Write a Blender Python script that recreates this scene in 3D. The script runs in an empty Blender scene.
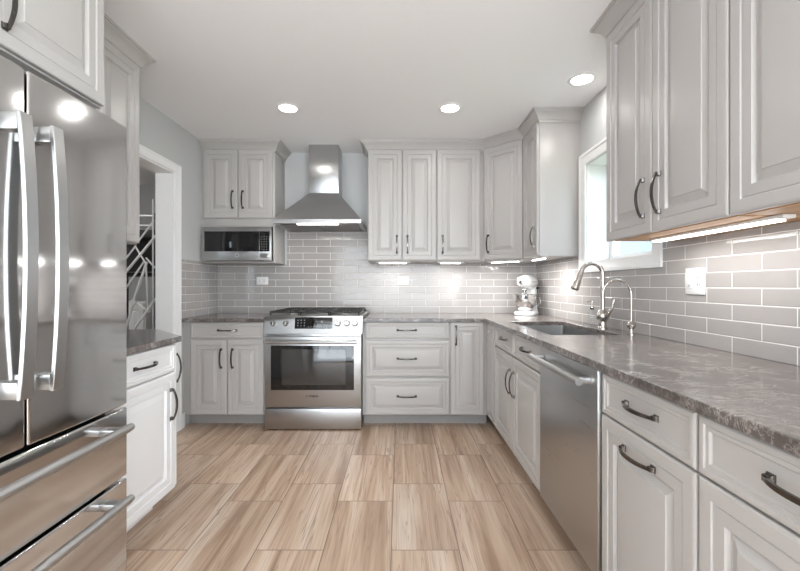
import bpy, bmesh, math, random
from mathutils import Vector, Matrix

random.seed(4)
R = math.radians
S = bpy.context.scene
COL = S.collection

# ------------------------------------------------------------------ camera, world, light, exposure
cam = bpy.data.cameras.new('camera')
cam.sensor_width = 36.0
cam.lens = 403.0 / 800.0 * 36.0
cam.clip_start = 0.02
cam_o = bpy.data.objects.new('camera', cam)
COL.objects.link(cam_o)
cam_o.location = (0.0, 0.0, 1.17)
cam_o.rotation_euler = (R(90), 0, 0)
S.camera = cam_o

world = bpy.data.worlds.new('daylight')
S.world = world
world.use_nodes = True
wbg = world.node_tree.nodes['Background']
wbg.inputs[0].default_value = (0.86, 0.93, 1.0, 1)
wbg.inputs[1].default_value = 3.4

S.view_settings.view_transform = 'Standard'
S.view_settings.look = 'None'
S.view_settings.gamma = 1.0
S.view_settings.exposure = 0.73
S.view_settings.use_curve_mapping = False


def area_light(name, loc, rot, size, size_y, power, color=(1, 1, 1), shape='RECTANGLE', parent=None, spread=180):
    l = bpy.data.lights.new(name, 'AREA')
    l.shape = shape
    l.size = size
    if shape in ('RECTANGLE', 'ELLIPSE'):
        l.size_y = size_y
    l.energy = power
    l.color = color
    l.spread = R(spread)
    o = bpy.data.objects.new(name, l)
    COL.objects.link(o)
    o.location = loc
    o.rotation_euler = rot
    if parent:
        o.parent = parent
    return o

# fill lights added at unseen openings behind the camera, tilted up to brighten the ceiling (the sink and dining windows let in the sky itself)
area_light('added_rear_fill', (-0.2, -2.92, 1.40), (R(114), 0, 0), 2.9, 1.8, 38, (0.965, 0.985, 1.0))
area_light('added_side_fill', (1.33, -1.75, 1.25), (R(112), 0, R(90)), 1.9, 1.9, 96, (0.95, 0.98, 1.0))

# ------------------------------------------------------------------ materials


def new_mat(name):
    m = bpy.data.materials.new(name)
    m.use_nodes = True
    nt = m.node_tree
    return m, nt, nt.nodes['Principled BSDF']


def N(nt, t, **kw):
    n = nt.nodes.new(t)
    for k, v in kw.items():
        if k == 'inp':
            for a, b in v.items():
                n.inputs[a].default_value = b
        else:
            setattr(n, k, v)
    return n


def L(nt, a, b):
    nt.links.new(a, b)


def math_n(nt, op, a, b=None, c=None):
    n = nt.nodes.new('ShaderNodeMath')
    n.operation = op
    for i, v in enumerate((a, b, c)):
        if v is None:
            continue
        if isinstance(v, (int, float)):
            n.inputs[i].default_value = v
        else:
            nt.links.new(v, n.inputs[i])
    return n.outputs[0]


def ramp(nt, fac, stops, interp='LINEAR'):
    r = nt.nodes.new('ShaderNodeValToRGB')
    r.color_ramp.interpolation = interp
    e = r.color_ramp.elements
    while len(e) < len(stops):
        e.new(0.5)
    for i, (p, c) in enumerate(stops):
        e[i].position = p
        e[i].color = (c[0], c[1], c[2], 1)
    nt.links.new(fac, r.inputs[0])
    return r.outputs[0]


def mixc(nt, fac, a, b, mode='MIX'):
    n = nt.nodes.new('ShaderNodeMix')
    n.data_type = 'RGBA'
    n.blend_type = mode
    for idx, v in ((0, fac), (6, a), (7, b)):
        if isinstance(v, (int, float)):
            n.inputs[idx].default_value = v
        elif isinstance(v, tuple):
            n.inputs[idx].default_value = (v[0], v[1], v[2], 1)
        else:
            nt.links.new(v, n.inputs[idx])
    return n.outputs[2]


def paint(name, col, rough=0.45, bump=0.0, scale=60, spec=0.5, var=0.02):
    m, nt, b = new_mat(name)
    tc = N(nt, 'ShaderNodeTexCoord')
    no = N(nt, 'ShaderNodeTexNoise', inp={'Scale': scale, 'Detail': 3.0})
    L(nt, tc.outputs['Object'], no.inputs['Vector'])
    c = mixc(nt, no.outputs['Fac'], tuple(x * (1 - var) for x in col), tuple(min(1, x * (1 + var)) for x in col))
    L(nt, c, b.inputs['Base Color'])
    b.inputs['Roughness'].default_value = rough
    b.inputs['Specular IOR Level'].default_value = spec
    if bump > 0:
        bp = N(nt, 'ShaderNodeBump', inp={'Strength': bump, 'Distance': 0.002})
        L(nt, no.outputs['Fac'], bp.inputs['Height'])
        L(nt, bp.outputs['Normal'], b.inputs['Normal'])
    return m


def metal(name, col, rough=0.25, brush=None, amt=0.08, aniso=0.0):
    """brush: per-axis scale of the brushing noise in object space"""
    m, nt, b = new_mat(name)
    b.inputs['Metallic'].default_value = 1.0
    b.inputs['Base Color'].default_value = (*col, 1)
    b.inputs['Roughness'].default_value = rough
    if aniso:
        tg = N(nt, 'ShaderNodeTangent', direction_type='RADIAL', axis='Z')
        L(nt, tg.outputs[0], b.inputs['Tangent'])
        b.inputs['Anisotropic'].default_value = aniso
    if brush:
        tc = N(nt, 'ShaderNodeTexCoord')
        mp = N(nt, 'ShaderNodeMapping')
        mp.inputs['Scale'].default_value = brush
        L(nt, tc.outputs['Object'], mp.inputs['Vector'])
        no = N(nt, 'ShaderNodeTexNoise', inp={'Scale': 1.0, 'Detail': 4.0, 'Roughness': 0.7})
        L(nt, mp.outputs['Vector'], no.inputs['Vector'])
        mr = N(nt, 'ShaderNodeMapRange', inp={'From Min': 0.3, 'From Max': 0.7, 'To Min': rough - amt, 'To Max': rough + amt})
        L(nt, no.outputs['Fac'], mr.inputs['Value'])
        L(nt, mr.outputs['Result'], b.inputs['Roughness'])
        c = mixc(nt, no.outputs['Fac'], tuple(x * 0.97 for x in col), tuple(min(1, x * 1.03) for x in col))
        L(nt, c, b.inputs['Base Color'])
    return m


def emit(name, col, strength):
    m, nt, b = new_mat(name)
    b.inputs['Base Color'].default_value = (*col, 1)
    b.inputs['Emission Color'].default_value = (*col, 1)
    b.inputs['Emission Strength'].default_value = strength
    return m


def pane_glass(name, tint=(0.95, 0.98, 1.0), ior=1.45):
    m, nt, b = new_mat(name)
    nt.nodes.remove(b)
    out = [n for n in nt.nodes if n.type == 'OUTPUT_MATERIAL'][0]
    tr = N(nt, 'ShaderNodeBsdfTransparent')
    tr.inputs[0].default_value = (*tint, 1)
    gl = N(nt, 'ShaderNodeBsdfGlossy')
    gl.inputs['Roughness'].default_value = 0.02
    fr = N(nt, 'ShaderNodeFresnel', inp={'IOR': ior})
    mx = N(nt, 'ShaderNodeMixShader')
    geo = N(nt, 'ShaderNodeNewGeometry')
    L(nt, math_n(nt, 'MULTIPLY', fr.outputs[0], math_n(nt, 'SUBTRACT', 1.0, geo.outputs['Backfacing'])), mx.inputs[0])
    L(nt, tr.outputs[0], mx.inputs[1])
    L(nt, gl.outputs[0], mx.inputs[2])
    L(nt, mx.outputs[0], out.inputs[0])
    return m


def backsplash_mat(name, axis, origin):
    """glossy taupe subway tile, running bond; axis = which world axis runs along the wall"""
    m, nt, b = new_mat(name)
    g = N(nt, 'ShaderNodeNewGeometry')
    sp = N(nt, 'ShaderNodeSeparateXYZ')
    L(nt, g.outputs['Position'], sp.inputs[0])
    u = math_n(nt, 'SUBTRACT', sp.outputs[axis], origin)
    v = math_n(nt, 'SUBTRACT', sp.outputs['Z'], 0.8985)
    cb = N(nt, 'ShaderNodeCombineXYZ')
    L(nt, u, cb.inputs[0])
    L(nt, v, cb.inputs[1])
    br = N(nt, 'ShaderNodeTexBrick', offset=0.5, offset_frequency=2)
    br.inputs['Color1'].default_value = (0.0, 0, 0, 1)
    br.inputs['Color2'].default_value = (1, 1, 1, 1)
    br.inputs['Mortar'].default_value = (0.5, 0.5, 0.5, 1)
    br.inputs['Scale'].default_value = 1.0
    br.inputs['Mortar Size'].default_value = 0.002
    br.inputs['Mortar Smooth'].default_value = 0.15
    br.inputs['Brick Width'].default_value = 0.2667
    br.inputs['Row Height'].default_value = 0.0655
    L(nt, cb.outputs[0], br.inputs['Vector'])
    no = N(nt, 'ShaderNodeTexNoise', inp={'Scale': 9.0, 'Detail': 2.0})
    L(nt, g.outputs['Position'], no.inputs['Vector'])
    t1 = mixc(nt, br.outputs['Color'], (0.345, 0.325, 0.315), (0.415, 0.392, 0.38))
    t2 = mixc(nt, no.outputs['Fac'], t1, (0.40, 0.377, 0.365))
    c = mixc(nt, br.outputs['Fac'], t2, (0.80, 0.78, 0.765))
    L(nt, c, b.inputs['Base Color'])
    rr = N(nt, 'ShaderNodeMapRange', inp={'To Min': 0.08, 'To Max': 0.6})
    L(nt, br.outputs['Fac'], rr.inputs['Value'])
    L(nt, rr.outputs['Result'], b.inputs['Roughness'])
    b.inputs['Specular IOR Level'].default_value = 0.36
    # pillowed tile edge
    br2 = N(nt, 'ShaderNodeTexBrick', offset=0.5, offset_frequency=2)
    br2.inputs['Scale'].default_value = 1.0
    br2.inputs['Mortar Size'].default_value = 0.005
    br2.inputs['Mortar Smooth'].default_value = 1.0
    br2.inputs['Brick Width'].default_value = 0.2667
    br2.inputs['Row Height'].default_value = 0.0655
    L(nt, cb.outputs[0], br2.inputs['Vector'])
    no2 = N(nt, 'ShaderNodeTexNoise', inp={'Scale': 14.0, 'Detail': 1.0})
    L(nt, g.outputs['Position'], no2.inputs['Vector'])
    h = math_n(nt, 'SUBTRACT', math_n(nt, 'MULTIPLY', no2.outputs['Fac'], 0.35), br2.outputs['Fac'])
    bp = N(nt, 'ShaderNodeBump', inp={'Strength': 0.55, 'Distance': 0.002})
    L(nt, h, bp.inputs['Height'])
    L(nt, bp.outputs['Normal'], b.inputs['Normal'])
    return m


def floor_mat():
    """12 x 24 inch wood-look porcelain, columns stepped by a third of a tile"""
    m, nt, b = new_mat('wood_look_porcelain')
    g = N(nt, 'ShaderNodeNewGeometry')
    sp = N(nt, 'ShaderNodeSeparateXYZ')
    L(nt, g.outputs['Position'], sp.inputs[0])
    W, H = 0.3, 0.595
    u = math_n(nt, 'DIVIDE', math_n(nt, 'SUBTRACT', sp.outputs[0], -0.0385 - 60 * W), W)
    col = math_n(nt, 'FLOOR', u)
    fu = math_n(nt, 'FRACT', u)
    ph = math_n(nt, 'MULTIPLY', math_n(nt, 'MODULO', col, 2.0), 0.19)
    v = math_n(nt, 'DIVIDE', math_n(nt, 'ADD', math_n(nt, 'SUBTRACT', sp.outputs[1], 2.377 - 20 * H), ph), H)
    row = math_n(nt, 'FLOOR', v)
    fv = math_n(nt, 'FRACT', v)
    du = math_n(nt, 'MULTIPLY', math_n(nt, 'MINIMUM', fu, math_n(nt, 'SUBTRACT', 1.0, fu)), W)
    dv = math_n(nt, 'MULTIPLY', math_n(nt, 'MINIMUM', fv, math_n(nt, 'SUBTRACT', 1.0, fv)), H)
    dmin = math_n(nt, 'MINIMUM', du, dv)
    gr = N(nt, 'ShaderNodeMapRange', inp={'From Min': 0.0014, 'From Max': 0.0028, 'To Min': 1.0, 'To Max': 0.0})
    L(nt, dmin, gr.inputs['Value'])
    cc = N(nt, 'ShaderNodeCombineXYZ')
    L(nt, col, cc.inputs[0])
    L(nt, row, cc.inputs[1])
    wn = N(nt, 'ShaderNodeTexWhiteNoise', noise_dimensions='2D')
    L(nt, cc.outputs[0], wn.inputs['Vector'])
    # grain runs along Y, shifted per tile
    gx = math_n(nt, 'ADD', sp.outputs[0], math_n(nt, 'MULTIPLY', wn.outputs['Value'], 37.0))
    gy = math_n(nt, 'ADD', sp.outputs[1], math_n(nt, 'MULTIPLY', wn.outputs['Value'], 91.0))
    gv = N(nt, 'ShaderNodeCombineXYZ')
    L(nt, gx, gv.inputs[0])
    L(nt, gy, gv.inputs[1])

    def grain(sx, sy, detail, dist, rough=0.55):
        mp = N(nt, 'ShaderNodeMapping')
        mp.inputs['Scale'].default_value = (sx, sy, 1)
        L(nt, gv.outputs[0], mp.inputs['Vector'])
        no = N(nt, 'ShaderNodeTexNoise', inp={'Scale': 1.0, 'Detail': detail, 'Roughness': rough, 'Distortion': dist})
        L(nt, mp.outputs['Vector'], no.inputs['Vector'])
        return no.outputs['Fac']
    n1 = grain(11.0, 0.6, 4.0, 0.7)
    n2 = grain(60.0, 2.2, 5.0, 0.4)
    n3 = grain(24.0, 0.9, 2.0, 1.0)
    base = ramp(nt, n1, [(0.30, (0.31, 0.20, 0.136)), (0.42, (0.43, 0.302, 0.215)), (0.55, (0.535, 0.40, 0.302)), (0.70, (0.63, 0.52, 0.425))])
    fine = ramp(nt, n2, [(0.30, (0.70, 0.66, 0.63)), (0.48, (0.96, 0.95, 0.94)), (0.7, (1.06, 1.06, 1.06))])
    c = mixc(nt, 0.75, base, fine, 'MULTIPLY')
    # thin dark veins
    va = math_n(nt, 'ABSOLUTE', math_n(nt, 'SUBTRACT', n3, 0.5))
    vm = N(nt, 'ShaderNodeMapRange', inp={'From Min': 0.0, 'From Max': 0.022, 'To Min': 0.65, 'To Max': 0.0})
    L(nt, va, vm.inputs['Value'])
    c = mixc(nt, vm.outputs['Result'], c, (0.25, 0.16, 0.112))
    tone = math_n(nt, 'ADD', 0.90, math_n(nt, 'MULTIPLY', wn.outputs['Value'], 0.2))
    tn = N(nt, 'ShaderNodeCombineColor')
    for i in range(3):
        L(nt, tone, tn.inputs[i])
    c = mixc(nt, 1.0, c, tn.outputs[0], 'MULTIPLY')
    c = mixc(nt, math_n(nt, 'MULTIPLY', gr.outputs['Result'], 0.9), c, (0.17, 0.115, 0.085))
    L(nt, c, b.inputs['Base Color'])
    b.inputs['Roughness'].default_value = 0.38
    bp = N(nt, 'ShaderNodeBump', inp={'Strength': 0.35, 'Distance': 0.002})
    hh = math_n(nt, 'SUBTRACT', math_n(nt, 'MULTIPLY', n2, 0.12), gr.outputs['Result'])
    L(nt, hh, bp.inputs['Height'])
    L(nt, bp.outputs['Normal'], b.inputs['Normal'])
    return m


def quartz_mat():
    m, nt, b = new_mat('brown_grey_quartz')
    g = N(nt, 'ShaderNodeNewGeometry')
    n1 = N(nt, 'ShaderNodeTexNoise', inp={'Scale': 9.0, 'Detail': 8.0, 'Roughness': 0.7, 'Distortion': 0.3})
    L(nt, g.outputs['Position'], n1.inputs['Vector'])
    n2 = N(nt, 'ShaderNodeTexNoise', inp={'Scale': 26.0, 'Detail': 8.0, 'Roughness': 0.72, 'Distortion': 0.5})
    qm = N(nt, 'ShaderNodeMapping')
    qm.inputs['Scale'].default_value = (0.7, 1.5, 1.0)
    qm.inputs['Rotation'].default_value = (0, 0, R(18))
    L(nt, g.outputs['Position'], qm.inputs['Vector'])
    L(nt, qm.outputs[0], n2.inputs['Vector'])
    n3 = N(nt, 'ShaderNodeTexNoise', inp={'Scale': 90.0, 'Detail': 3.0})
    L(nt, g.outputs['Position'], n3.inputs['Vector'])
    base = ramp(nt, n1.outputs['Fac'], [(0.3, (0.075, 0.064, 0.059)), (0.5, (0.118, 0.101, 0.094)), (0.7, (0.19, 0.165, 0.153))])
    va = math_n(nt, 'ABSOLUTE', math_n(nt, 'SUBTRACT', n2.outputs['Fac'], 0.52))
    vm = N(nt, 'ShaderNodeMapRange', inp={'From Min': 0.0, 'From Max': 0.028, 'To Min': 1.0, 'To Max': 0.0})
    L(nt, va, vm.inputs['Value'])
    gate = N(nt, 'ShaderNodeMapRange', inp={'From Min': 0.36, 'From Max': 0.60, 'To Min': 0.0, 'To Max': 0.65})
    L(nt, n1.outputs['Fac'], gate.inputs['Value'])
    c = mixc(nt, math_n(nt, 'MULTIPLY', vm.outputs['Result'], gate.outputs['Result']), base, (0.66, 0.60, 0.57))
    sp = N(nt, 'ShaderNodeMapRange', inp={'From Min': 0.62, 'From Max': 0.74, 'To Min': 0.0, 'To Max': 0.4})
    L(nt, n3.outputs['Fac'], sp.inputs['Value'])
    c = mixc(nt, sp.outputs['Result'], c, (0.48, 0.43, 0.40))
    L(nt, c, b.inputs['Base Color'])
    b.inputs['Roughness'].default_value = 0.2
    b.inputs['Coat Weight'].default_value = 0.35
    b.inputs['Coat Roughness'].default_value = 0.1
    return m


def wood_mat():
    m, nt, b = new_mat('raw_maple')
    tc = N(nt, 'ShaderNodeTexCoord')
    mp = N(nt, 'ShaderNodeMapping')
    mp.inputs['Scale'].default_value = (2, 30, 30)
    L(nt, tc.outputs['Object'], mp.inputs['Vector'])
    no = N(nt, 'ShaderNodeTexNoise', inp={'Scale': 1.0, 'Detail': 4.0})
    L(nt, mp.outputs['Vector'], no.inputs['Vector'])
    c = ramp(nt, no.outputs['Fac'], [(0.3, (0.50, 0.26, 0.11)), (0.7, (0.68, 0.40, 0.19))])
    L(nt, c, b.inputs['Base Color'])
    b.inputs['Roughness'].default_value = 0.45
    return m


M = {}
M['cab'] = paint('warm_grey_cabinet_paint', (0.478, 0.458, 0.443), 0.34, 0.0, 20, 0.5, 0.012)
M['white_cab'] = paint('white_cabinet_paint', (0.76, 0.76, 0.765), 0.34, 0.0, 20, 0.5, 0.01)
M['wall'] = paint('grey_wall_paint', (0.54, 0.545, 0.545), 0.7, 0.05, 180)
M['ceil'] = paint('ceiling_paint', (0.90, 0.90, 0.905), 0.85, 0.04, 150)
M['trim'] = paint('white_trim_paint', (0.86, 0.86, 0.86), 0.4, 0, 30)
M['floor'] = floor_mat()
M['tile_x'] = backsplash_mat('backsplash_tile_back', 'X', -0.2815 - 20 * 0.2667)
M['tile_y'] = backsplash_mat('backsplash_tile_side', 'Y', 1.487 - 20 * 0.2667)
M['quartz'] = quartz_mat()
M['steel_v'] = metal('brushed_steel_vertical', (0.50, 0.50, 0.502), 0.30, (3, 3, 200), 0.03, 0.7)
M['steel_h'] = metal('brushed_steel_horizontal', (0.44, 0.44, 0.442), 0.30, (3, 200, 200), 0.03, 0.7)
M['steel_fridge'] = metal('fridge_steel', (0.60, 0.598, 0.60), 0.09, (2, 60, 60), 0.01)
M['steel'] = metal('satin_steel', (0.46, 0.46, 0.458), 0.3)
M['handle_steel'] = metal('handle_steel', (0.44, 0.44, 0.438), 0.36)
M['nickel'] = metal('brushed_nickel', (0.60, 0.56, 0.52), 0.24)
M['chrome'] = metal('polished_chrome', (0.82, 0.82, 0.82), 0.08)
M['knob_steel'] = metal('knob_steel', (0.62, 0.62, 0.62), 0.12)
M['pewter'] = metal('dark_pewter', (0.14, 0.13, 0.124), 0.22)
M['black'] = paint('black_enamel', (0.012, 0.012, 0.012), 0.35, 0, 30)
M['iron'] = paint('cast_iron', (0.025, 0.024, 0.023), 0.55, 0.1, 200)
M['darkgap'] = paint('dark_recess', (0.03, 0.029, 0.028), 0.7)
M['bglass'] = paint('black_glass', (0.012, 0.012, 0.013), 0.05, 0, 10, 0.6)
M['ovenglass'] = paint('oven_window_glass', (0.045, 0.043, 0.042), 0.06, 0, 10, 0.8)
M['white_plastic'] = paint('white_plastic', (0.82, 0.82, 0.81), 0.3)
M['white_enamel'] = paint('white_enamel', (0.86, 0.86, 0.86), 0.15, 0, 20, 0.6)
M['slot'] = paint('outlet_slot', (0.06, 0.06, 0.06), 0.5)
M['mark'] = paint('pale_marking', (0.62, 0.62, 0.62), 0.5)
M['mark2'] = paint('grey_key_marking', (0.3, 0.3, 0.3), 0.5)
M['keymark'] = paint('dim_key_marking', (0.13, 0.13, 0.13), 0.5)
M['darkmark'] = paint('dark_marking', (0.05, 0.05, 0.05), 0.5)
M['wood'] = wood_mat()
M['toekick_shaded'] = paint('shaded_toe_kick_paint', (0.30, 0.285, 0.275), 0.5)  # cabinet paint darkened to carry the shade of the toe recess
M['house_glass'] = paint('sky_reflecting_house_glass', (0.30, 0.34, 0.38), 0.1)
M['led'] = emit('led_diffuser', (1.0, 0.985, 0.96), 5.0)
M['shade_glow'] = emit('added_lamp_glow', (1.0, 0.97, 0.93), 16.0)  # glow of the unseen lamp added in the dining room
M['led_hood'] = emit('hood_lamp_diffuser', (1.0, 0.98, 0.95), 5.0)
M['canlens'] = emit('ceiling_lamp_lens', (1.0, 0.98, 0.95), 12.0)
M['pane'] = pane_glass('window_pane')
M['clear'] = pane_glass('clear_glass', (0.95, 0.965, 0.975), 1.28)
M['mesh_filter'] = metal('hood_filter', (0.22, 0.21, 0.2), 0.4)
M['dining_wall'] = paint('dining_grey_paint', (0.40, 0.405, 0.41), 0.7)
M['silver_paint'] = paint('silver_painted_metal', (0.6, 0.6, 0.6), 0.35)
M['siding'] = paint('pale_blue_siding', (0.20, 0.235, 0.27), 0.6)
M['grass'] = paint('lawn', (0.20, 0.25, 0.12), 0.9, 0.2, 40, 0.2, 0.2)
M['black_shelf'] = paint('black_shelf_board', (0.02, 0.02, 0.02), 0.4)

# ------------------------------------------------------------------ mesh helpers


def obj(name, bm, mat, parent=None, loc=(0, 0, 0), rot=(0, 0, 0), ang=32, bevel=0.0, seg=2):
    bmesh.ops.recalc_face_normals(bm, faces=bm.faces[:])
    me = bpy.data.meshes.new(name)
    bm.to_mesh(me)
    bm.free()
    mats = mat if isinstance(mat, (list, tuple)) else [mat]
    for m in mats:
        me.materials.append(m)
    me.polygons.foreach_set('use_smooth', [True] * len(me.polygons))
    me.set_sharp_from_angle(angle=R(ang))
    o = bpy.data.objects.new(name, me)
    COL.objects.link(o)
    o.location = loc
    o.rotation_euler = rot
    if parent:
        o.parent = parent
    if bevel > 0:
        bv = o.modifiers.new('soft_edges', 'BEVEL')
        bv.width = bevel
        bv.segments = seg
        bv.limit_method = 'ANGLE'
        bv.angle_limit = R(40)
        bv.harden_normals = False
    return o


def inst(src, parent=None, loc=(0, 0, 0), rot=(0, 0, 0)):
    c = src.copy()
    COL.objects.link(c)
    c.parent = parent
    c.location = loc
    c.rotation_euler = rot
    return c


def tag(o, label, cat, group=None, kind=None):
    if label:
        o['label'] = label
    if cat:
        o['category'] = cat
    if group:
        o['group'] = group
    if kind:
        o['kind'] = kind
    return o


def thing(name, label, cat, loc=(0, 0, 0), rotz=0.0, group=None):
    o = bpy.data.objects.new(name, None)
    o.empty_display_size = 0.1
    COL.objects.link(o)
    o.location = loc
    o.rotation_euler = (0, 0, rotz)
    return tag(o, label, cat, group)


def struct(name, bm, mat, bevel=0.0, label=None):
    o = obj(name, bm, mat, bevel=bevel)
    o['kind'] = 'structure'
    if label:
        o['label'] = label
    return o


def box(bm, a, b, bev=0.0, seg=2, mi=0):
    x0, y0, z0 = (min(a[i], b[i]) for i in range(3))
    x1, y1, z1 = (max(a[i], b[i]) for i in range(3))
    v = [bm.verts.new(p) for p in ((x0, y0, z0), (x1, y0, z0), (x1, y1, z0), (x0, y1, z0),
                                   (x0, y0, z1), (x1, y0, z1), (x1, y1, z1), (x0, y1, z1))]
    fs = []
    for idx in ((0, 3, 2, 1), (4, 5, 6, 7), (0, 1, 5, 4), (1, 2, 6, 5), (2, 3, 7, 6), (3, 0, 4, 7)):
        f = bm.faces.new([v[i] for i in idx])
        f.material_index = mi
        fs.append(f)
    if bev > 0:
        es = list({e for f in fs for e in f.edges})
        bmesh.ops.bevel(bm, geom=es, offset=bev, segments=seg, affect='EDGES', profile=0.5)
    return bm


def B(*boxes, bev=0.0, seg=2):
    bm = bmesh.new()
    for a, b in boxes:
        box(bm, a, b, bev, seg)
    return bm


def prism(bm, poly, z0, z1, bev=0.0):
    lo = [bm.verts.new((x, y, z0)) for x, y in poly]
    hi = [bm.verts.new((x, y, z1)) for x, y in poly]
    n = len(poly)
    fs = [bm.faces.new(lo[::-1]), bm.faces.new(hi)]
    for i in range(n):
        fs.append(bm.faces.new((lo[i], lo[(i + 1) % n], hi[(i + 1) % n], hi[i])))
    if bev:
        es = list({e for f in fs for e in f.edges})
        bmesh.ops.bevel(bm, geom=es, offset=bev, segments=2, affect='EDGES')
    return bm


def lathe(bm, prof, seg=32, center=(0, 0, 0), axis='Z', cap=True):
    """prof: list of (r, h)"""
    rings = []
    for r, h in prof:
        ring = []
        for i in range(seg):
            a = 2 * math.pi * i / seg
            x, y = r * math.cos(a), r * math.sin(a)
            if axis == 'Z':
                p = (x, y, h)
            elif axis == 'Y':
                p = (x, h, y)
            else:
                p = (h, x, y)
            ring.append(bm.verts.new((p[0] + center[0], p[1] + center[1], p[2] + center[2])))
        rings.append(ring)
    for a, b in zip(rings, rings[1:]):
        for i in range(seg):
            bm.faces.new((a[i], a[(i + 1) % seg], b[(i + 1) % seg], b[i]))
    if cap:
        bm.faces.new(rings[0][::-1])
        bm.faces.new(rings[-1])
    return bm


def tube(bm, pts, r, seg=14, cap=True, up=None):
    pts = [Vector(p) for p in pts]
    rs = r if isinstance(r, (list, tuple)) else [r] * len(pts)
    rings = []
    prev = None
    for i, p in enumerate(pts):
        if i == 0:
            t = pts[1] - pts[0]
        elif i == len(pts) - 1:
            t = pts[-1] - pts[-2]
        else:
            t = (pts[i + 1] - p).normalized() + (p - pts[i - 1]).normalized()
        t.normalize()
        if prev is None:
            a = Vector(up) if up else (Vector((0, 0, 1)) if abs(t.z) < 0.9 else Vector((1, 0, 0)))
            n = (a - t * a.dot(t)).normalized()
        else:
            n = (prev - t * prev.dot(t)).normalized()
        prev = n
        bnrm = t.cross(n)
        rings.append([bm.verts.new(p + (n * math.cos(2 * math.pi * k / seg) + bnrm * math.sin(2 * math.pi * k / seg)) * rs[i]) for k in range(seg)])
    for a, b in zip(rings, rings[1:]):
        for k in range(seg):
            bm.faces.new((a[k], a[(k + 1) % seg], b[(k + 1) % seg], b[k]))
    if cap:
        bm.faces.new(rings[0][::-1])
        bm.faces.new(rings[-1])
    return bm


def arc(c, r, a0, a1, n, plane='XZ', y=0.0):
    out = []
    for i in range(n + 1):
        a = R(a0 + (a1 - a0) * i / n)
        out.append((c[0] + r * math.cos(a), y, c[1] + r * math.sin(a)))
    return out


def text_mesh(name, body, size, mat, parent, loc, rot, depth=0.0004, bold=0.0):
    cu = bpy.data.curves.new(name, 'FONT')
    cu.body = body
    cu.size = size
    cu.extrude = depth
    cu.offset = bold
    cu.align_x = 'CENTER'
    cu.align_y = 'CENTER'
    tmp = bpy.data.objects.new(name, cu)
    COL.objects.link(tmp)
    dg = bpy.context.evaluated_depsgraph_get()
    me = bpy.data.meshes.new_from_object(tmp.evaluated_get(dg))
    bpy.data.objects.remove(tmp)
    me.name = name
    me.materials.clear()
    me.materials.append(mat)
    o = bpy.data.objects.new(name, me)
    COL.objects.link(o)
    o.parent = parent
    o.location = loc
    o.rotation_euler = rot
    return o

# ------------------------------------------------------------------ room dimensions
XL, XR, YB, YF, ZC = -1.792, 1.343, 3.95, -3.0, 2.47
WT = 0.14
WR = 0.22

# floor and ceiling run on under the dining room beside the kitchen
struct('floor', B(((-4.4, YF - 0.15, -0.06), (XR + 0.3, 5.4, 0.0))), M['floor'])
struct('ceiling', B(((-4.4, YF - 0.15, ZC), (XR + 0.3, 5.4, ZC + 0.06))), M['ceil'])
# back wall
struct('wall_back', B(((XL - WT, YB, 0), (XR + WR, YB + 0.12, ZC))), M['wall'])
# right wall with the sink window
WY0, WY1, WZ0, WZ1 = 2.13, 2.90, 1.335, 2.04
SY0w, SY1w, SZ0w, SZ1w = -2.72, -0.78, 0.28, 2.22  # unseen side opening behind the camera, added to let in light
struct('wall_right', B(((XR, SY1w, 0), (XR + WR, WY0, ZC)), ((XR, YF, 0), (XR + WR, SY0w, ZC)),
                       ((XR, SY0w, 0), (XR + WR, SY1w, SZ0w)), ((XR, SY0w, SZ1w), (XR + WR, SY1w, ZC)),
                       ((XR, WY1, 0), (XR + WR, YB, ZC)),
                       ((XR, WY0, 0), (XR + WR, WY1, WZ0)), ((XR, WY0, WZ1), (XR + WR, WY1, ZC))), M['wall'])
# left wall with the doorway to the dining room
DY0, DY1, DZ = 2.56, 3.195, 2.07
struct('wall_left', B(((XL - WT, YF, 0), (XL, DY0, ZC)), ((XL - WT, DY1, 0), (XL, YB, ZC)),
                      ((XL - WT, DY0, DZ), (XL, DY1, ZC))), M['wall'])
# unseen wall behind the camera with a wide glazed opening added for light
GX0, GX1, GZ0, GZ1 = -1.65, 1.25, 0.12, 2.32
struct('wall_front', B(((XL - WT, YF - 0.12, 0), (GX0, YF, ZC)), ((GX1, YF - 0.12, 0), (XR + WT, YF, ZC)),
                       ((GX0, YF - 0.12, 0), (GX1, YF, GZ0)), ((GX0, YF - 0.12, GZ1), (GX1, YF, ZC))), M['wall'])
# dining room
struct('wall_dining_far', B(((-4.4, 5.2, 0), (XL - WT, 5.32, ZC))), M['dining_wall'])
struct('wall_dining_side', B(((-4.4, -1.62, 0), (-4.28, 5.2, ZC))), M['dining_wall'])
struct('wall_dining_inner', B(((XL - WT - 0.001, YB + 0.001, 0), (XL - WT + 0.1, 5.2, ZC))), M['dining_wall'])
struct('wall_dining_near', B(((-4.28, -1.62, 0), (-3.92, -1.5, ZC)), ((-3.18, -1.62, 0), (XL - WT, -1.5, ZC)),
                             ((-3.92, -1.62, 0), (-3.18, -1.5, 0.75)), ((-3.92, -1.62, 2.12), (-3.18, -1.5, ZC))), M['dining_wall'])


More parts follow.
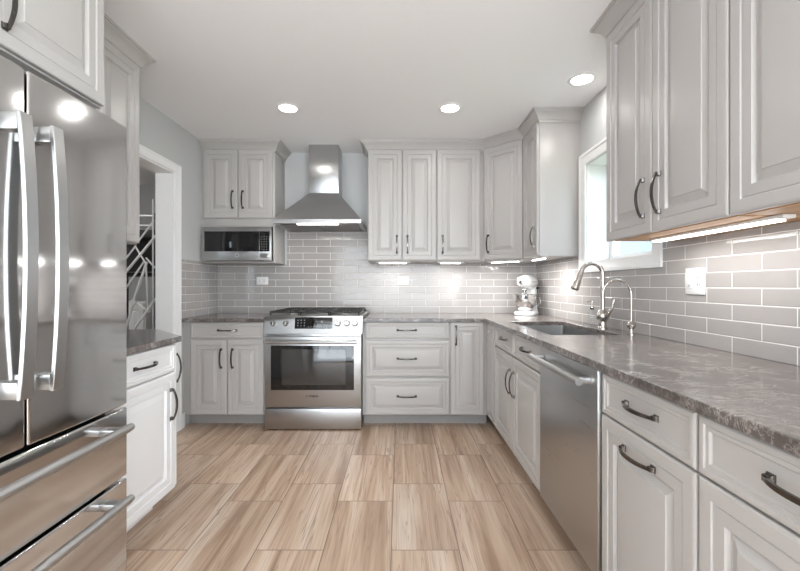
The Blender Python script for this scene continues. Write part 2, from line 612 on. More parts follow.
def window_unit(name, axis, p, a0, a1, z0, z1, cols, rows, thick=0.05, bar=0.045, mun=0.02):
    """sash frame with muntins in a wall; axis 'X' = wall across X (normal Y)"""
    bm = bmesh.new()

    def bx(u0, u1, w0, w1, t=thick):
        if axis == 'X':
            box(bm, (u0, p - t / 2, w0), (u1, p + t / 2, w1))
        else:
            box(bm, (p - t / 2, u0, w0), (p + t / 2, u1, w1))
    bx(a0, a0 + bar, z0, z1)
    bx(a1 - bar, a1, z0, z1)
    bx(a0 + bar, a1 - bar, z0, z0 + bar)
    bx(a0 + bar, a1 - bar, z1 - bar, z1)
    for i in range(1, cols):
        u = a0 + (a1 - a0) * i / cols
        bx(u - mun / 2, u + mun / 2, z0 + bar, z1 - bar, thick * 0.7)
    for i in range(1, rows):
        w = z0 + (z1 - z0) * i / rows
        bx(a0 + bar, a1 - bar, w - mun / 2, w + mun / 2, thick * 0.6)
    o = struct(name, bm, M['trim'])
    bm = bmesh.new()
    if axis == 'X':
        box(bm, (a0 + bar, p - 0.003, z0 + bar), (a1 - bar, p + 0.003, z1 - bar))
    else:
        box(bm, (p - 0.003, a0 + bar, z0 + bar), (p + 0.003, a1 - bar, z1 - bar))
    g = obj('pane', bm, M['pane'], o)
    return o


window_unit('added_window_side', 'Y', XR + 0.11, SY0w + 0.001, SY1w - 0.001, SZ0w + 0.001, SZ1w - 0.001, 3, 2)  # unseen window added behind the camera for the side fill light
window_unit('window_1', 'Y', XR + 0.19, WY0 + 0.001, WY1 - 0.001, WZ0 + 0.001, WZ1 - 0.001, 1, 2)
window_unit('added_window_rear', 'X', YF - 0.06, GX0 + 0.001, GX1 - 0.001, GZ0 + 0.001, GZ1 - 0.001, 3, 1, 0.06, 0.07, 0.09)  # unseen glazing added behind the camera for the rear fill light
window_unit('window_3', 'X', -1.56, -3.919, -3.181, 0.751, 2.119, 2, 4)

# sink-window casing (picture framed)
cw = 0.082
bm = bmesh.new()
xo = XR - 0.018
yo0, yo1, zo0, zo1 = WY0 - cw, WY1 + cw, WZ0 - 0.071, WZ1 + cw


def mitre_frame(bm, u0, u1, w0, w1, c0, c1, d0, d1, plane):
    """rectangular mitred casing; profile rises from the inner to the outer edge"""
    prof = [(0.0, 0.0), (0.0, 0.55), (0.10, 0.72), (0.72, 0.78), (0.78, 1.0), (1.0, 1.0), (1.0, 0.0)]
    rings = []
    for f, d in prof:
        a0, a1 = u0 - c0 * f, u1 + c0 * f
        b0, b1 = w0 - c1[0] * f, w1 + c1[1] * f
        dd = d0 + (d1 - d0) * d
        rings.append([bm.verts.new(plane(u, w, dd)) for u, w in ((a0, b0), (a1, b0), (a1, b1), (a0, b1))])
    for a, b in zip(rings, rings[1:]):
        for i in range(4):
            bm.faces.new((a[i], a[(i + 1) % 4], b[(i + 1) % 4], b[i]))
    return bm


mitre_frame(bm, WY0, WY1, WZ0, WZ1, cw, (0.071, cw), XR - 0.0005, XR - 0.022, lambda u, w, d: (d, u, w))
struct('trim_window', bm, M['trim'])
# reveal lining of the window
struct('trim_window_reveal', B(((XR + 0.001, WY0, WZ0 + 0.007), (XR + 0.164, WY0 + 0.006, WZ1 - 0.007)), ((XR + 0.001, WY1 - 0.006, WZ0 + 0.007), (XR + 0.164, WY1, WZ1 - 0.007)),
                               ((XR + 0.001, WY0, WZ0), (XR + 0.164, WY1, WZ0 + 0.006)), ((XR + 0.001, WY0, WZ1 - 0.006), (XR + 0.164, WY1, WZ1))), M['trim'])

# doorway casing and jamb lining
cd = 0.078


def door_casing():
    bm = bmesh.new()
    prof = [(0.0, 0.0), (0.0, 0.6), (0.08, 0.75), (0.75, 0.8), (0.82, 1.0), (1.0, 1.0), (1.0, 0.0)]
    rows = []
    for f, d in prof:
        w = cd * f
        x = XL + 0.0005 + 0.018 * d
        wn = 0.055 * f
        rows.append([bm.verts.new(q) for q in ((x, DY1 + w, 0.0), (x, DY1 + w, DZ + 0.065 * f), (x, DY0 - wn, DZ + 0.065 * f), (x, DY0 - wn, 0.0))])
    for a, b in zip(rows, rows[1:]):
        for i in range(3):
            bm.faces.new((a[i], a[i + 1], b[i + 1], b[i]))
    return bm


struct('trim_door_casing', door_casing(), M['trim'])
struct('trim_door_jamb', B(((XL - WT, DY1 - 0.012, 0), (XL, DY1 - 0.0005, DZ)), ((XL - WT, DY0 + 0.0005, 0), (XL, DY0 + 0.012, DZ)),
                           ((XL - WT, DY0 + 0.012, DZ - 0.012), (XL, DY1 - 0.012, DZ - 0.0005))), M['trim'])
struct('baseboard_left', B(((XL + 0.0005, DY1 + cd + 0.001, 0), (XL + 0.016, 3.334, 0.12)), bev=0.002), M['trim'])

# backsplash tile, slabs 8 mm thick standing on the worktops
TT = 0.008
ZT = 1.386
struct('trim_backsplash_back', B(((XL + TT, YB - TT, 0.9005), (-1.7780, YB - 0.0003, ZT - 0.012)), ((-1.7780, YB - TT, 0.9005), (-1.105, YB - 0.0003, 1.374)),
                                 ((-1.105, YB - TT, 0.9005), (-0.318, YB - 0.0003, 1.7)),
                                 ((-0.318, YB - TT, 0.9005), (XR - TT, YB - 0.0003, ZT))), M['tile_x'])
struct('trim_backsplash_right', B(((XR - TT, yo1, 0.9005), (XR - 0.0003, YB - 0.0003, ZT)), ((XR - TT, yo0, 0.9005), (XR - 0.0003, yo1, WZ0 - 0.072)),
                                  ((XR - TT, -0.3, 0.9005), (XR - 0.0003, yo0, ZT))), M['tile_y'])
struct('trim_backsplash_left', B(((XL + 0.0003, 3.302, 0.9005), (XL + TT, YB - 0.0003, ZT))), M['tile_y'])

# ------------------------------------------------------------------ cabinet vocabulary


def panel_bm(w, h, style):
    """a door or drawer front, front face towards -Y, origin at lower left of its back"""
    if style == 'raised':
        prof = [(0, 0), (0, .015), (.003, .0185), (.009, .020), (.040, .020), (.0415, .0165), (.0445, .0145), (.047, .0172), (.077, .0178),
                (.0795, .0140), (.082, .0070), (.087, .0070), (.110, .0155), (.1115, .0182), (.114, .0185)]
        k = min(1.0, (min(w, h) * 0.5 - 0.035) / 0.114)
    elif style == 'raised_s':
        prof = [(0, 0), (0, .015), (.003, .0185), (.009, .020), (.028, .020), (.0295, .0165), (.032, .0145), (.034, .0172), (.052, .0178),
                (.0545, .0140), (.057, .0070), (.061, .0070), (.080, .0155), (.0815, .0182), (.084, .0185)]
        k = min(1.0, (min(w, h) * 0.5 - 0.035) / 0.084)
    else:
        prof = [(0, 0), (0, .015), (.003, .0185), (.007, .020), (.017, .020), (.0185, .0165), (.0205, .0150), (.0225, .0165), (.030, .0165), (.0315, .0125),
                (.0345, .0105)]
        k = min(1.0, (min(w, h) * 0.5 - 0.012) / 0.0345)
    bm = bmesh.new()
    prev = None
    for ins, out in prof:
        i = ins * k
        ring = [bm.verts.new((x, -out, z)) for x, z in ((i, i), (w - i, i), (w - i, h - i), (i, h - i))]
        if prev:
            for q in range(4):
                bm.faces.new((prev[q], prev[(q + 1) % 4], ring[(q + 1) % 4], ring[q]))
        else:
            bm.faces.new(ring[::-1])
        prev = ring
    bm.faces.new(prev)
    return bm, prof[-1][1]


def pull_bm(length=0.166, rise=0.032, wid=0.0105):
    """bow pull with square feet, along X, standing out towards -Y, centred"""
    bm = bmesh.new()
    c = length / 2 - 0.009
    for s in (-1, 1):
        x = s * c
        prof = [(0.0095, 0.0), (0.0095, 0.003), (0.0072, 0.006), (0.0062, 0.015)]
        prev = None
        for r, d in prof:
            ring = [bm.verts.new((x + a * r, -d, b * r)) for a, b in ((-1, -1), (1, -1), (1, 1), (-1, 1))]
            if prev:
                for q in range(4):
                    bm.faces.new((prev[q], prev[(q + 1) % 4], ring[(q + 1) % 4], ring[q]))
            else:
                bm.faces.new(ring)
            prev = ring
        bm.faces.new(prev[::-1])
    n = 18
    prev = None
    for i in range(n + 1):
        t = -1 + 2 * i / n
        x = t * (c + 0.007)
        y = -(0.011 + (rise - 0.011) * (1 - abs(t) ** 2.2))
        hw = wid / 2 * (0.8 + 0.25 * (1 - t * t))
        th = 0.0034
        ring = [bm.verts.new((x, y + a * th, b * hw)) for a, b in ((-1, -1), (1, -1), (1, 1), (-1, 1))]
        if prev:
            for q in range(4):
                bm.faces.new((prev[q], prev[(q + 1) % 4], ring[(q + 1) % 4], ring[q]))
        else:
            bm.faces.new(ring)
        prev = ring
    bm.faces.new(prev[::-1])
    return bm


PULL = [None]


def add_pull(parent, x, y, z, vertical):
    rot = (0, R(90), 0) if vertical else (0, 0, 0)
    if PULL[0] is None:
        PULL[0] = obj('handle', pull_bm(), M['pewter'], parent, (x, y, z), rot, ang=50)
        PULL[0]['label'] = 'dark pewter bow handle with square feet'
        return PULL[0]
    return inst(PULL[0], parent, (x, y, z), rot)


def add_front(cab, kind, x0, x1, z0, z1, pull=None, style=None, mat=None, y=-0.0005):
    st = style or ('raised' if kind == 'door' else 'flat')
    bm, out = panel_bm(x1 - x0, z1 - z0, st)
    o = obj(kind, bm, mat or M['cab'], cab, (x0, y, z0), ang=14)
    if pull:
        v, px, pz = pull
        yy = -0.0198 if st.startswith('raised') and v != 'C' else -out
        add_pull(o, px - x0, yy, pz - z0, v == 'V')
    return o


def cabinet(name, label, cat, loc, rotz, w, d, z0, z1, kick=0.0, mat=None, group=None, open_low=None):
    t = thing(name, label, cat, loc, rotz, group)
    m = mat or M['cab']
    obj('body', B(((0, 0, z0), (w, d, z1)), bev=0.0015), m, t)
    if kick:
        obj('toe_kick', B(((0.0, kick, 0.0), (w, d, z0 - 0.0005))), M['toekick_shaded'] if m is M['cab'] else m, t)
    return t


CROWN = [(0.0, -0.012), (0.010, -0.012), (0.010, 0.004), (0.017, 0.008), (0.021, 0.018), (0.030, 0.034), (0.044, 0.048), (0.056, 0.056),
         (0.058, 0.064), (0.066, 0.064), (0.066, 0.0775), (0.0, 0.0775)]


def crown_bm(path, z, i0, i1, end=True):
    """sweep the crown profile along path (room on its left); only segments i0..i1"""
    P = [Vector((x, y)) for x, y in path]
    n = len(P)
    bm = bmesh.new()
    prev = None
    for i in range(i0, i1 + 1):
        def nrm(a, b):
            d = (b - a).normalized()
            return Vector((-d.y, d.x))
        if i == 0:
            m = nrm(P[0], P[1])
        elif i == n - 1:
            m = nrm(P[-2], P[-1])
        else:
            a, b = nrm(P[i - 1], P[i]), nrm(P[i], P[i + 1])
            m = (a + b) / (1 + a.dot(b))
        ring = [bm.verts.new((P[i].x + m.x * o, P[i].y + m.y * o, z + h)) for o, h in CROWN]
        if prev:
            for k in range(len(ring) - 1):
                bm.faces.new((prev[k], prev[k + 1], ring[k + 1], ring[k]))
        else:
            bm.faces.new(ring)
        prev = ring
    bm.faces.new(prev[::-1])
    return bm


def to_local(t, path):
    t.rotation_mode = 'XYZ'
    mi = (Matrix.Translation(t.location) @ Matrix.Rotation(t.rotation_euler.z, 4, 'Z')).inverted()
    return [tuple((mi @ Vector((x, y, 0)))[:2]) for x, y in path]


ZTOP = 2.392
ZUP = 1.39
KT, ZB0, ZB1 = 0.09, 0.10, 0.8695
ZD = 0.7185  # underside of the drawer row

# ------------------------------------------------------------------ base cabinets, back wall
YFB = 3.335
bd = YB - YFB - 0.0005
g1 = None
t = cabinet('base_cabinet', 'warm grey base cabinet between doorway and range, one drawer over two doors', 'cabinet', (XL + 0.0005, YFB, 0), 0, 0.697, bd, ZB0, ZB1, KT)
add_front(t, 'drawer', 0.066, 0.669, 0.735, 0.866, ('H', 0.367, 0.800))
add_front(t, 'door', 0.066, 0.365, 0.108, 0.722, ('V', 0.321, 0.570))
add_front(t, 'door', 0.370, 0.669, 0.108, 0.722, ('V', 0.414, 0.570))

t = cabinet('drawer_cabinet', 'warm grey base cabinet with three drawers right of the range', 'cabinet', (-0.309, YFB, 0), 0, 0.718, bd, ZB0, ZB1, KT)
add_front(t, 'drawer', 0.026, 0.714, 0.735, 0.868, ('H', 0.365, 0.802))
add_front(t, 'drawer', 0.026, 0.714, 0.421, 0.717, ('C', 0.365, 0.568), 'raised_s')
add_front(t, 'drawer', 0.026, 0.714, 0.107, 0.405, ('C', 0.365, 0.258), 'raised_s')

t = cabinet('base_cabinet', 'warm grey single-door base cabinet in the corner beside the three drawers', 'cabinet', (0.4095, YFB, 0), 0, 0.3245, bd, ZB0, ZB1, KT)
add_front(t, 'door', 0.008, 0.281, 0.107, 0.868, ('V', 0.052, 0.760))

# ------------------------------------------------------------------ base cabinets, right wall (front faces -X)
XFR = 0.735
rd = XR - XFR - 0.0005
r90 = R(-90)
# local x = distance from the far end towards the camera
t = cabinet('base_cabinet', 'narrow warm grey blind corner base cabinet without a handle, left of the sink cabinet', 'cabinet', (XFR, 3.3345, 0), r90, 0.2695, rd, ZB0, ZB1, KT)
add_front(t, 'door', 0.030, 0.264, 0.107, 0.868)

Y0 = 3.0645
w = Y0 - 2.0425
t = cabinet('sink_cabinet', 'warm grey sink base cabinet with two false drawers over two tall doors', 'cabinet', (XFR, Y0, 0), r90, w, rd, ZB0, ZB1, KT)
# keep the body hollow where the basin hangs
old = [c for c in t.children if c.name.startswith('body')][0]
bpy.data.objects.remove(old)
obj('body', B(((0, 0, ZB0), (w, 0.03, ZB1)), ((0, 0.03, ZB0), (0.015, rd, ZB1)), ((w - 0.015, 0.03, ZB0), (w, rd, ZB1)), ((0.015, 0.03, ZB0), (w - 0.015, rd, 0.13))), M['cab'], t)
xa, xm, xb = 0.022, 0.4985, w - 0.004
add_front(t, 'drawer', xa, xm - 0.002, ZD + 0.004, 0.866, ('H', (xa + xm) / 2, 0.800))
add_front(t, 'drawer', xm + 0.002, xb, ZD + 0.004, 0.866, ('H', (xb + xm) / 2, 0.800))
add_front(t, 'door', xa, xm - 0.003, 0.107, ZD - 0.006, ('V', xm - 0.045, 0.548))
add_front(t, 'door', xm + 0.003, xb, 0.107, ZD - 0.006, ('V', xm + 0.045, 0.548))

# dishwasher
Y1 = 2.0405
t = thing('dishwasher', 'stainless steel dishwasher with a bar handle under the right worktop', 'dishwasher', (XFR, Y1, 0), r90)
dw = 0.604
obj('tub', B(((0.003, 0.012, 0.105), (dw - 0.003, 0.57, 0.867)), bev=0.002), M['darkgap'], t)
bm = bmesh.new()
box(bm, (0.004, -0.028, 0.112), (dw - 0.006, 0.0115, 0.866), 0.004, 3)
obj('door', bm, M['steel_v'], t)
bm = bmesh.new()
hz = 0.818
tube(bm, [(0.030, -0.082, hz), (0.06, -0.082, hz), (dw - 0.062, -0.082, hz), (dw - 0.032, -0.082, hz)], 0.0145, 16)
h = obj('handle', bm, M['handle_steel'], t)
obj('handle_bracket', B(((0.050, -0.076, hz - 0.012), (0.075, -0.0281, hz + 0.012)), bev=0.004), M['steel'], h)
obj('handle_bracket', B(((dw - 0.077, -0.076, hz - 0.012), (dw - 0.052, -0.0281, hz + 0.012)), bev=0.004), M['steel'], h)
obj('toe_kick', B(((0.003, KT, 0.0), (dw - 0.003, 0.3, 0.104))), M['darkgap'], t)

Y2 = Y1 - dw - 0.0005
t = cabinet('base_cabinet', 'warm grey base cabinet beside the dishwasher, its door handle lying level across the top', 'cabinet', (XFR, Y2, 0), r90, 0.463, rd, ZB0, ZB1, KT)
add_front(t, 'drawer', 0.008, 0.458, ZD + 0.003, 0.862, ('C', 0.226, 0.795))
add_front(t, 'door', 0.004, 0.459, 0.107, ZD - 0.004, ('H', 0.226, 0.652))
Y3 = Y2 - 0.4635
t = cabinet('base_cabinet', 'warm grey base cabinet nearest the camera on the right, wide drawer over a door', 'cabinet', (XFR, Y3, 0), r90, 0.61, rd, ZB0, ZB1, KT)
add_front(t, 'drawer', 0.005, 0.604, ZD + 0.003, 0.862, ('C', 0.262, 0.795))
add_front(t, 'door', 0.005, 0.604, 0.107, ZD - 0.004, ('V', 0.555, 0.600))

# ------------------------------------------------------------------ left base cabinet with a clipped end (white)
AX, AY0, AY1 = -1.205, 1.575, 2.14
poly = [(XL + 0.0005, AY0), (AX, AY0), (AX, AY1), (AX - 0.30, AY1 + 0.30), (XL + 0.0005, AY1 + 0.30)]
t = thing('base_cabinet', 'white base cabinet with a clipped corner end beside the refrigerator', 'cabinet', (0, 0, 0))
obj('body', prism(bmesh.new(), poly, ZB0, ZB1, 0.0015), M['white_cab'], t)
kp = [(XL + 0.0005, AY0), (AX - KT, AY0), (AX - KT, AY1 - 0.03), (AX - 0.33, AY1 + 0.225), (XL + 0.0005, AY1 + 0.225)]
obj('toe_kick', prism(bmesh.new(), kp, 0.0, ZB0 - 0.0005), M['white_cab'], t)


def side_front(cab, kind, y0, y1, z0, z1, pull, mat, ang, origin, style=None):
    """front on a face turned by ang, placed at origin along the face"""
    st = style or ('raised' if kind == 'door' else 'flat')
    bm, out = panel_bm(y1 - y0, z1 - z0, st)
    c, s = math.cos(ang), math.sin(ang)
    n = (s, -c)
    lo = (origin[0] + c * y0 + n[0] * 0.0005, origin[1] + s * y0 + n[1] * 0.0005, z0)
    o = obj(kind, bm, mat, cab, lo, (0, 0, ang), ang=14)
    if pull:
        v, px, pz = pull
        yy = -0.0198 if st == 'raised' and v != 'C' else -out
        add_pull(o, px - y0, yy, pz - z0, v == 'V')
    return o


lw = AY1 - AY0
side_front(t, 'drawer', 0.01, lw - 0.012, ZD + 0.004, 0.862, ('C', lw * 0.55, 0.793), M['white_cab'], R(90), (AX, AY0))
side_front(t, 'door', 0.01, lw - 0.012, 0.107, ZD - 0.004, ('V', lw - 0.057, 0.556), M['white_cab'], R(90), (AX, AY0))
side_front(t, 'door', 0.006, 0.418, 0.107, 0.862, ('V', 0.050, 0.722), M['white_cab'], R(135), (AX, AY1))

# ------------------------------------------------------------------ worktops
ZW0, ZW1 = 0.870, 0.900


def slab_from_cells(xs, ys, keep):
    bm = bmesh.new()
    vt = {}

    def V(i, j, z):
        k = (i, j, z)
        if k not in vt:
            vt[k] = bm.verts.new((xs[i], ys[j], z))
        return vt[k]
    inside = lambda i, j: 0 <= i < len(xs) - 1 and 0 <= j < len(ys) - 1 and keep((xs[i] + xs[i + 1]) / 2, (ys[j] + ys[j + 1]) / 2)
    for i in range(len(xs) - 1):
        for j in range(len(ys) - 1):
            if not inside(i, j):
                continue
            bm.faces.new((V(i, j, ZW1), V(i + 1, j, ZW1), V(i + 1, j + 1, ZW1), V(i, j + 1, ZW1)))
            bm.faces.new((V(i, j, ZW0), V(i, j + 1, ZW0), V(i + 1, j + 1, ZW0), V(i + 1, j, ZW0)))
            for di, dj, a, b in ((-1, 0, (i, j), (i, j + 1)), (1, 0, (i + 1, j + 1), (i + 1, j)), (0, -1, (i + 1, j), (i, j)), (0, 1, (i, j + 1), (i + 1, j + 1))):
                if not inside(i + di, j + dj):
                    bm.faces.new((V(*a, ZW0), V(*b, ZW0), V(*b, ZW1), V(*a, ZW1)))
    return bm


SX0, SX1, SY0, SY1 = 0.825, 1.225, 2.20, 3.03
YN = 0.345


def keep_right(x, y):
    if SX0 < x < SX1 and SY0 < y < SY1:
        return False
    return y > 3.30 or x > 0.697


bm = slab_from_cells([-0.309, 0.697, SX0, SX1, XR - 0.0005], [YN, SY0, SY1, 3.30, YB - 0.0005], keep_right)
tag(obj('worktop', bm, M['quartz'], bevel=0.003), 'long L-shaped brown grey quartz worktop along right and back walls with the sink cut-out', 'worktop')
tag(obj('worktop', B(((XL + 0.0005, 3.30, ZW0), (-1.094, YB - 0.0005, ZW1))), M['quartz'], bevel=0.003), 'short brown grey quartz worktop between doorway and range, under the microwave', 'worktop')
bm = prism(bmesh.new(), [(XL + 0.0005, AY0), (AX + 0.035, AY0), (AX + 0.035, AY1 + 0.02), (AX - 0.285, AY1 + 0.34), (XL + 0.0005, AY1 + 0.34)], ZW0, ZW1)
tag(obj('worktop', bm, M['quartz'], bevel=0.003), 'brown grey quartz worktop with a clipped corner beside the refrigerator', 'worktop')

# sink
t = thing('sink', 'undermount stainless steel sink set in the right worktop', 'sink', ((SX0 + SX1) / 2, (SY0 + SY1) / 2, 0.65))
bm = bmesh.new()
hx, hy = (SX1 - SX0) / 2 + 0.004, (SY1 - SY0) / 2 + 0.004


def rrect(hx, hy, r, z, n=5):
    out = []
    for cx, cy, a0 in ((hx - r, hy - r, 0), (-hx + r, hy - r, 90), (-hx + r, -hy + r, 180), (hx - r, -hy + r, 270)):
        for i in range(n + 1):
            a = R(a0 + 90 * i / n)
            out.append((cx + r * math.cos(a), cy + r * math.sin(a), z))
    return out


loops = [rrect(hx + 0.012, hy + 0.012, 0.03, 0.2195), rrect(hx, hy, 0.02, 0.2195), rrect(hx, hy, 0.02, 0.03), rrect(hx - 0.012, hy - 0.012, 0.02, 0.012),
         rrect(hx - 0.03, hy - 0.03, 0.015, 0.008), rrect(0.03, 0.03, 0.025, 0.003)]
prev = None
for lp in loops:
    ring = [bm.verts.new(p) for p in lp]
    if prev:
        for q in range(len(ring)):
            bm.faces.new((prev[q], prev[(q + 1) % len(ring)], ring[(q + 1) % len(ring)], ring[q]))
    prev = ring
bm.faces.new(prev)
ob = obj('basin', bm, M['steel'], t)
sm = ob.modifiers.new('sheet', 'SOLIDIFY')
sm.thickness = 0.0015
sm.offset = -1
obj('drain', lathe(bmesh.new(), [(0.008, 0.006), (0.034, 0.0062), (0.04, 0.0045)], 24), M['chrome'], t)

# ------------------------------------------------------------------ upper cabinets
UY = 3.64   # carcass front, back wall (door front 3.62)
ud = YB - UY - 0.0005

# microwave cabinet
x0 = XL + 0.012
wm = 0.651
t = thing('wall_cabinet', 'warm grey two-door wall cabinet above the microwave, left of the hood', 'cabinet', (x0, UY, 0))
bm = B(((0, 0, 1.700), (wm, ud, 2.42)), ((0, 0, 1.376), (0.018, ud, 1.700)), ((wm - 0.018, 0, 1.376), (wm, ud, 1.700)), ((0.018, 0.0, 1.376), (wm - 0.018, ud - 0.0, 1.388)), bev=0.001)
obj('body', bm, M['cab'], t)
add_front(t, 'door', 0.014, 0.319, 1.777, 2.388, ('V', 0.276, 1.942))
add_front(t, 'door', 0.325, 0.630, 1.777, 2.388, ('V', 0.368, 1.942))
obj('filler_strip', B(((-0.0115, 0.0, 1.376), (-0.0005, 0.018, 2.42))), M['cab'], t)
pth = to_local(t, [(x0 + wm, YB - 0.001), (x0 + wm, UY), (XL + 0.001, UY)])
pth = pth[::-1]
# room must be on the left of the path: walk from the wall end towards the left wall reversed
obj('crown', crown_bm([(a, b) for a, b in pth[::-1]][::1], ZTOP, 0, 2) if False else crown_bm(pth[::-1], ZTOP, 0, 2), M['cab'], t)

# back-right run
PATH_R = [(XR - 0.001, 3.0), (1.02 + 0.02, 3.0), (1.04, 3.36), (0.757, 3.64), (-0.290, 3.64), (-0.290, YB - 0.001)]
t = thing('wall_cabinet', 'warm grey two-door wall cabinet right of the hood', 'cabinet', (-0.290, UY, 0))
obj('body', B(((0, 0, ZUP), (0.620, ud, 2.42)), bev=0.001), M['cab'], t)
add_front(t, 'door', 0.004, 0.3065, ZUP + 0.008, 2.388, ('V', 0.262, 1.540))
add_front(t, 'door', 0.3135, 0.6165, ZUP + 0.008, 2.388, ('V', 0.358, 1.540))
obj('crown', crown_bm(to_local(t, [(0.330, 3.64), (-0.290, 3.64), (-0.290, YB - 0.001)]), ZTOP, 0, 2), M['cab'], t)
t = thing('wall_cabinet', 'warm grey single-door wall cabinet between the two-door unit and the corner unit', 'cabinet', (0.3305, UY, 0))
obj('body', B(((0, 0, ZUP), (0.4255, ud, 2.42)), bev=0.001), M['cab'], t)
add_front(t, 'door', 0.004, 0.392, ZUP + 0.008, 2.388, ('V', 0.052, 1.540))
full = [(1.04, 3.0), (1.04, 3.36), (0.757, 3.64), (0.3305, 3.64)]
obj('crown', crown_bm(to_local(t, full), ZTOP, 2, 3), M['cab'], t)

# diagonal corner unit
dx, dy = 1.04 - 0.757, 3.36 - 3.64
dl = math.hypot(dx, dy)
da = math.atan2(dy, dx)
t = thing('wall_cabinet', 'warm grey diagonal corner wall cabinet with one door', 'cabinet', (0.757, 3.64, 0), da)
lp = to_local(t, [(0.757, 3.64), (1.0395, 3.3605), (XR - 0.0005, 3.3605), (XR - 0.0005, YB - 0.0005), (0.757, YB - 0.0005)])
obj('body', prism(bmesh.new(), lp, ZUP, 2.42, 0.001), M['cab'], t)
add_front(t, 'door', 0.012, dl - 0.012, ZUP + 0.008, 2.388, ('V', 0.060, 1.540))
obj('crown', crown_bm(to_local(t, [(1.04, 3.0), (1.04, 3.36), (0.757, 3.64), (0.33, 3.64)]), ZTOP, 1, 2), M['cab'], t)

# narrow unit on the right wall ending at the window
t = thing('wall_cabinet', 'narrow warm grey wall cabinet with a plain end panel left of the sink window', 'cabinet', (1.04, 3.36, 0), r90)
obj('body', B(((0, 0, ZUP), (0.360, XR - 1.04 - 0.0005, 2.42)), bev=0.001), M['cab'], t)
add_front(t, 'door', 0.012, 0.352, ZUP + 0.008, 2.388, ('V', 0.300, 1.540))
obj('crown', crown_bm(to_local(t, [(XR - 0.001, 3.0), (1.04, 3.0), (1.04, 3.36), (0.757, 3.64)]), ZTOP, 0, 2), M['cab'], t)

# near right wall cabinets
XU = 1.033
NU0 = 1.985
t = thing('wall_cabinet', 'large warm grey two-door wall cabinet right of the sink window', 'cabinet', (XU, NU0, 0), r90)
un = XR - XU - 0.0005
obj('body', B(((0, 0, ZUP), (0.740, un, 2.42)), bev=0.001), M['cab'], t)
obj('bottom_panel', B(((0.012, 0.02, ZUP - 0.0035), (0.728, un - 0.002, ZUP - 0.0003))), M['wood'], t)['label'] = 'bare orange wood underside'
add_front(t, 'door', 0.003, 0.3585, ZUP - 0.004, 2.388, ('V', 0.308, 1.533))
add_front(t, 'door', 0.3625, 0.7375, ZUP - 0.004, 2.388, ('V', 0.412, 1.533))
obj('crown', crown_bm(to_local(t, [(XU, NU0 - 0.740), (XU, NU0), (XR - 0.001, NU0)]), ZTOP, 0, 2), M['cab'], t)
t = thing('wall_cabinet', 'warm grey wall cabinet nearest the camera on the right, wide raised panel', 'cabinet', (XU, NU0 - 0.7405, 0), r90)
obj('body', B(((0, 0, ZUP), (0.760, un, 2.42)), bev=0.001), M['cab'], t)
obj('bottom_panel', B(((0.012, 0.02, ZUP - 0.0035), (0.748, un - 0.002, ZUP - 0.0003))), M['wood'], t)['label'] = 'bare orange wood underside'
add_front(t, 'door', 0.003, 0.3785, ZUP - 0.004, 2.388, ('V', 0.335, 1.533))
add_front(t, 'door', 0.3815, 0.757, ZUP - 0.004, 2.388, ('V', 0.425, 1.533))
obj('crown', crown_bm(to_local(t, [(XU, NU0 - 0.7405 - 0.76), (XU, NU0 - 0.7405)]), ZTOP, 0, 1), M['cab'], t)

# left uppers
XUL = -1.475
p90 = R(90)
t = thing('wall_cabinet', 'warm grey wall cabinet between the refrigerator and the doorway on the left', 'cabinet', (XUL, 1.575, 0), p90)
obj('body', B(((0, 0, ZUP + 0.01), (0.685, XUL - XL - 0.0005, 2.42)), bev=0.001), M['cab'], t)
add_front(t, 'door', 0.004, 0.338, ZUP + 0.016, 2.388, ('V', 0.293, 1.540))
add_front(t, 'door', 0.342, 0.680, ZUP + 0.016, 2.388, ('V', 0.387, 1.540))
obj('crown', crown_bm(to_local(t, [(XL + 0.001, 2.26), (XUL, 2.26), (XUL, 1.575)]), ZTOP, 0, 2), M['cab'], t)

XFC = -1.152
t = thing('wall_cabinet', 'deep warm grey two-door cabinet above the refrigerator', 'cabinet', (XFC, 0.655, 0), p90)
obj('body', B(((0, 0, 1.852), (0.9, XFC - XL - 0.0005, 2.42)), bev=0.001), M['cab'], t)
add_front(t, 'door', 0.008, 0.4485, 1.857, 2.388, ('V', 0.40, 1.985))
add_front(t, 'door', 0.4515, 0.892, 1.857, 2.388, ('V', 0.497, 1.985))
obj('crown', crown_bm(to_local(t, [(XUL - 0.01, 1.555), (XFC, 1.555), (XFC, 0.655)]), ZTOP, 0, 2), M['cab'], t)
# tall side panel between refrigerator and the left cabinets
tag(obj('end_panel', B(((XL + 0.0005, 1.5565, 0.0), (-1.16, 1.5735, 1.8515)), bev=0.001), M['cab']), 'tall warm grey end panel beside the refrigerator', 'panel')

# ------------------------------------------------------------------ refrigerator
FX = -1.046
FY0, FY1 = 0.712, 1.552
t = thing('refrigerator', 'stainless steel french door refrigerator with two freezer drawers', 'refrigerator', (FX, FY0, 0), p90)
fw = FY1 - FY0
obj('case', B(((0.004, 0.085, 0.02), (fw - 0.004, 0.72, 1.765)), bev=0.004), M['darkgap'], t)
mid = 0.4215


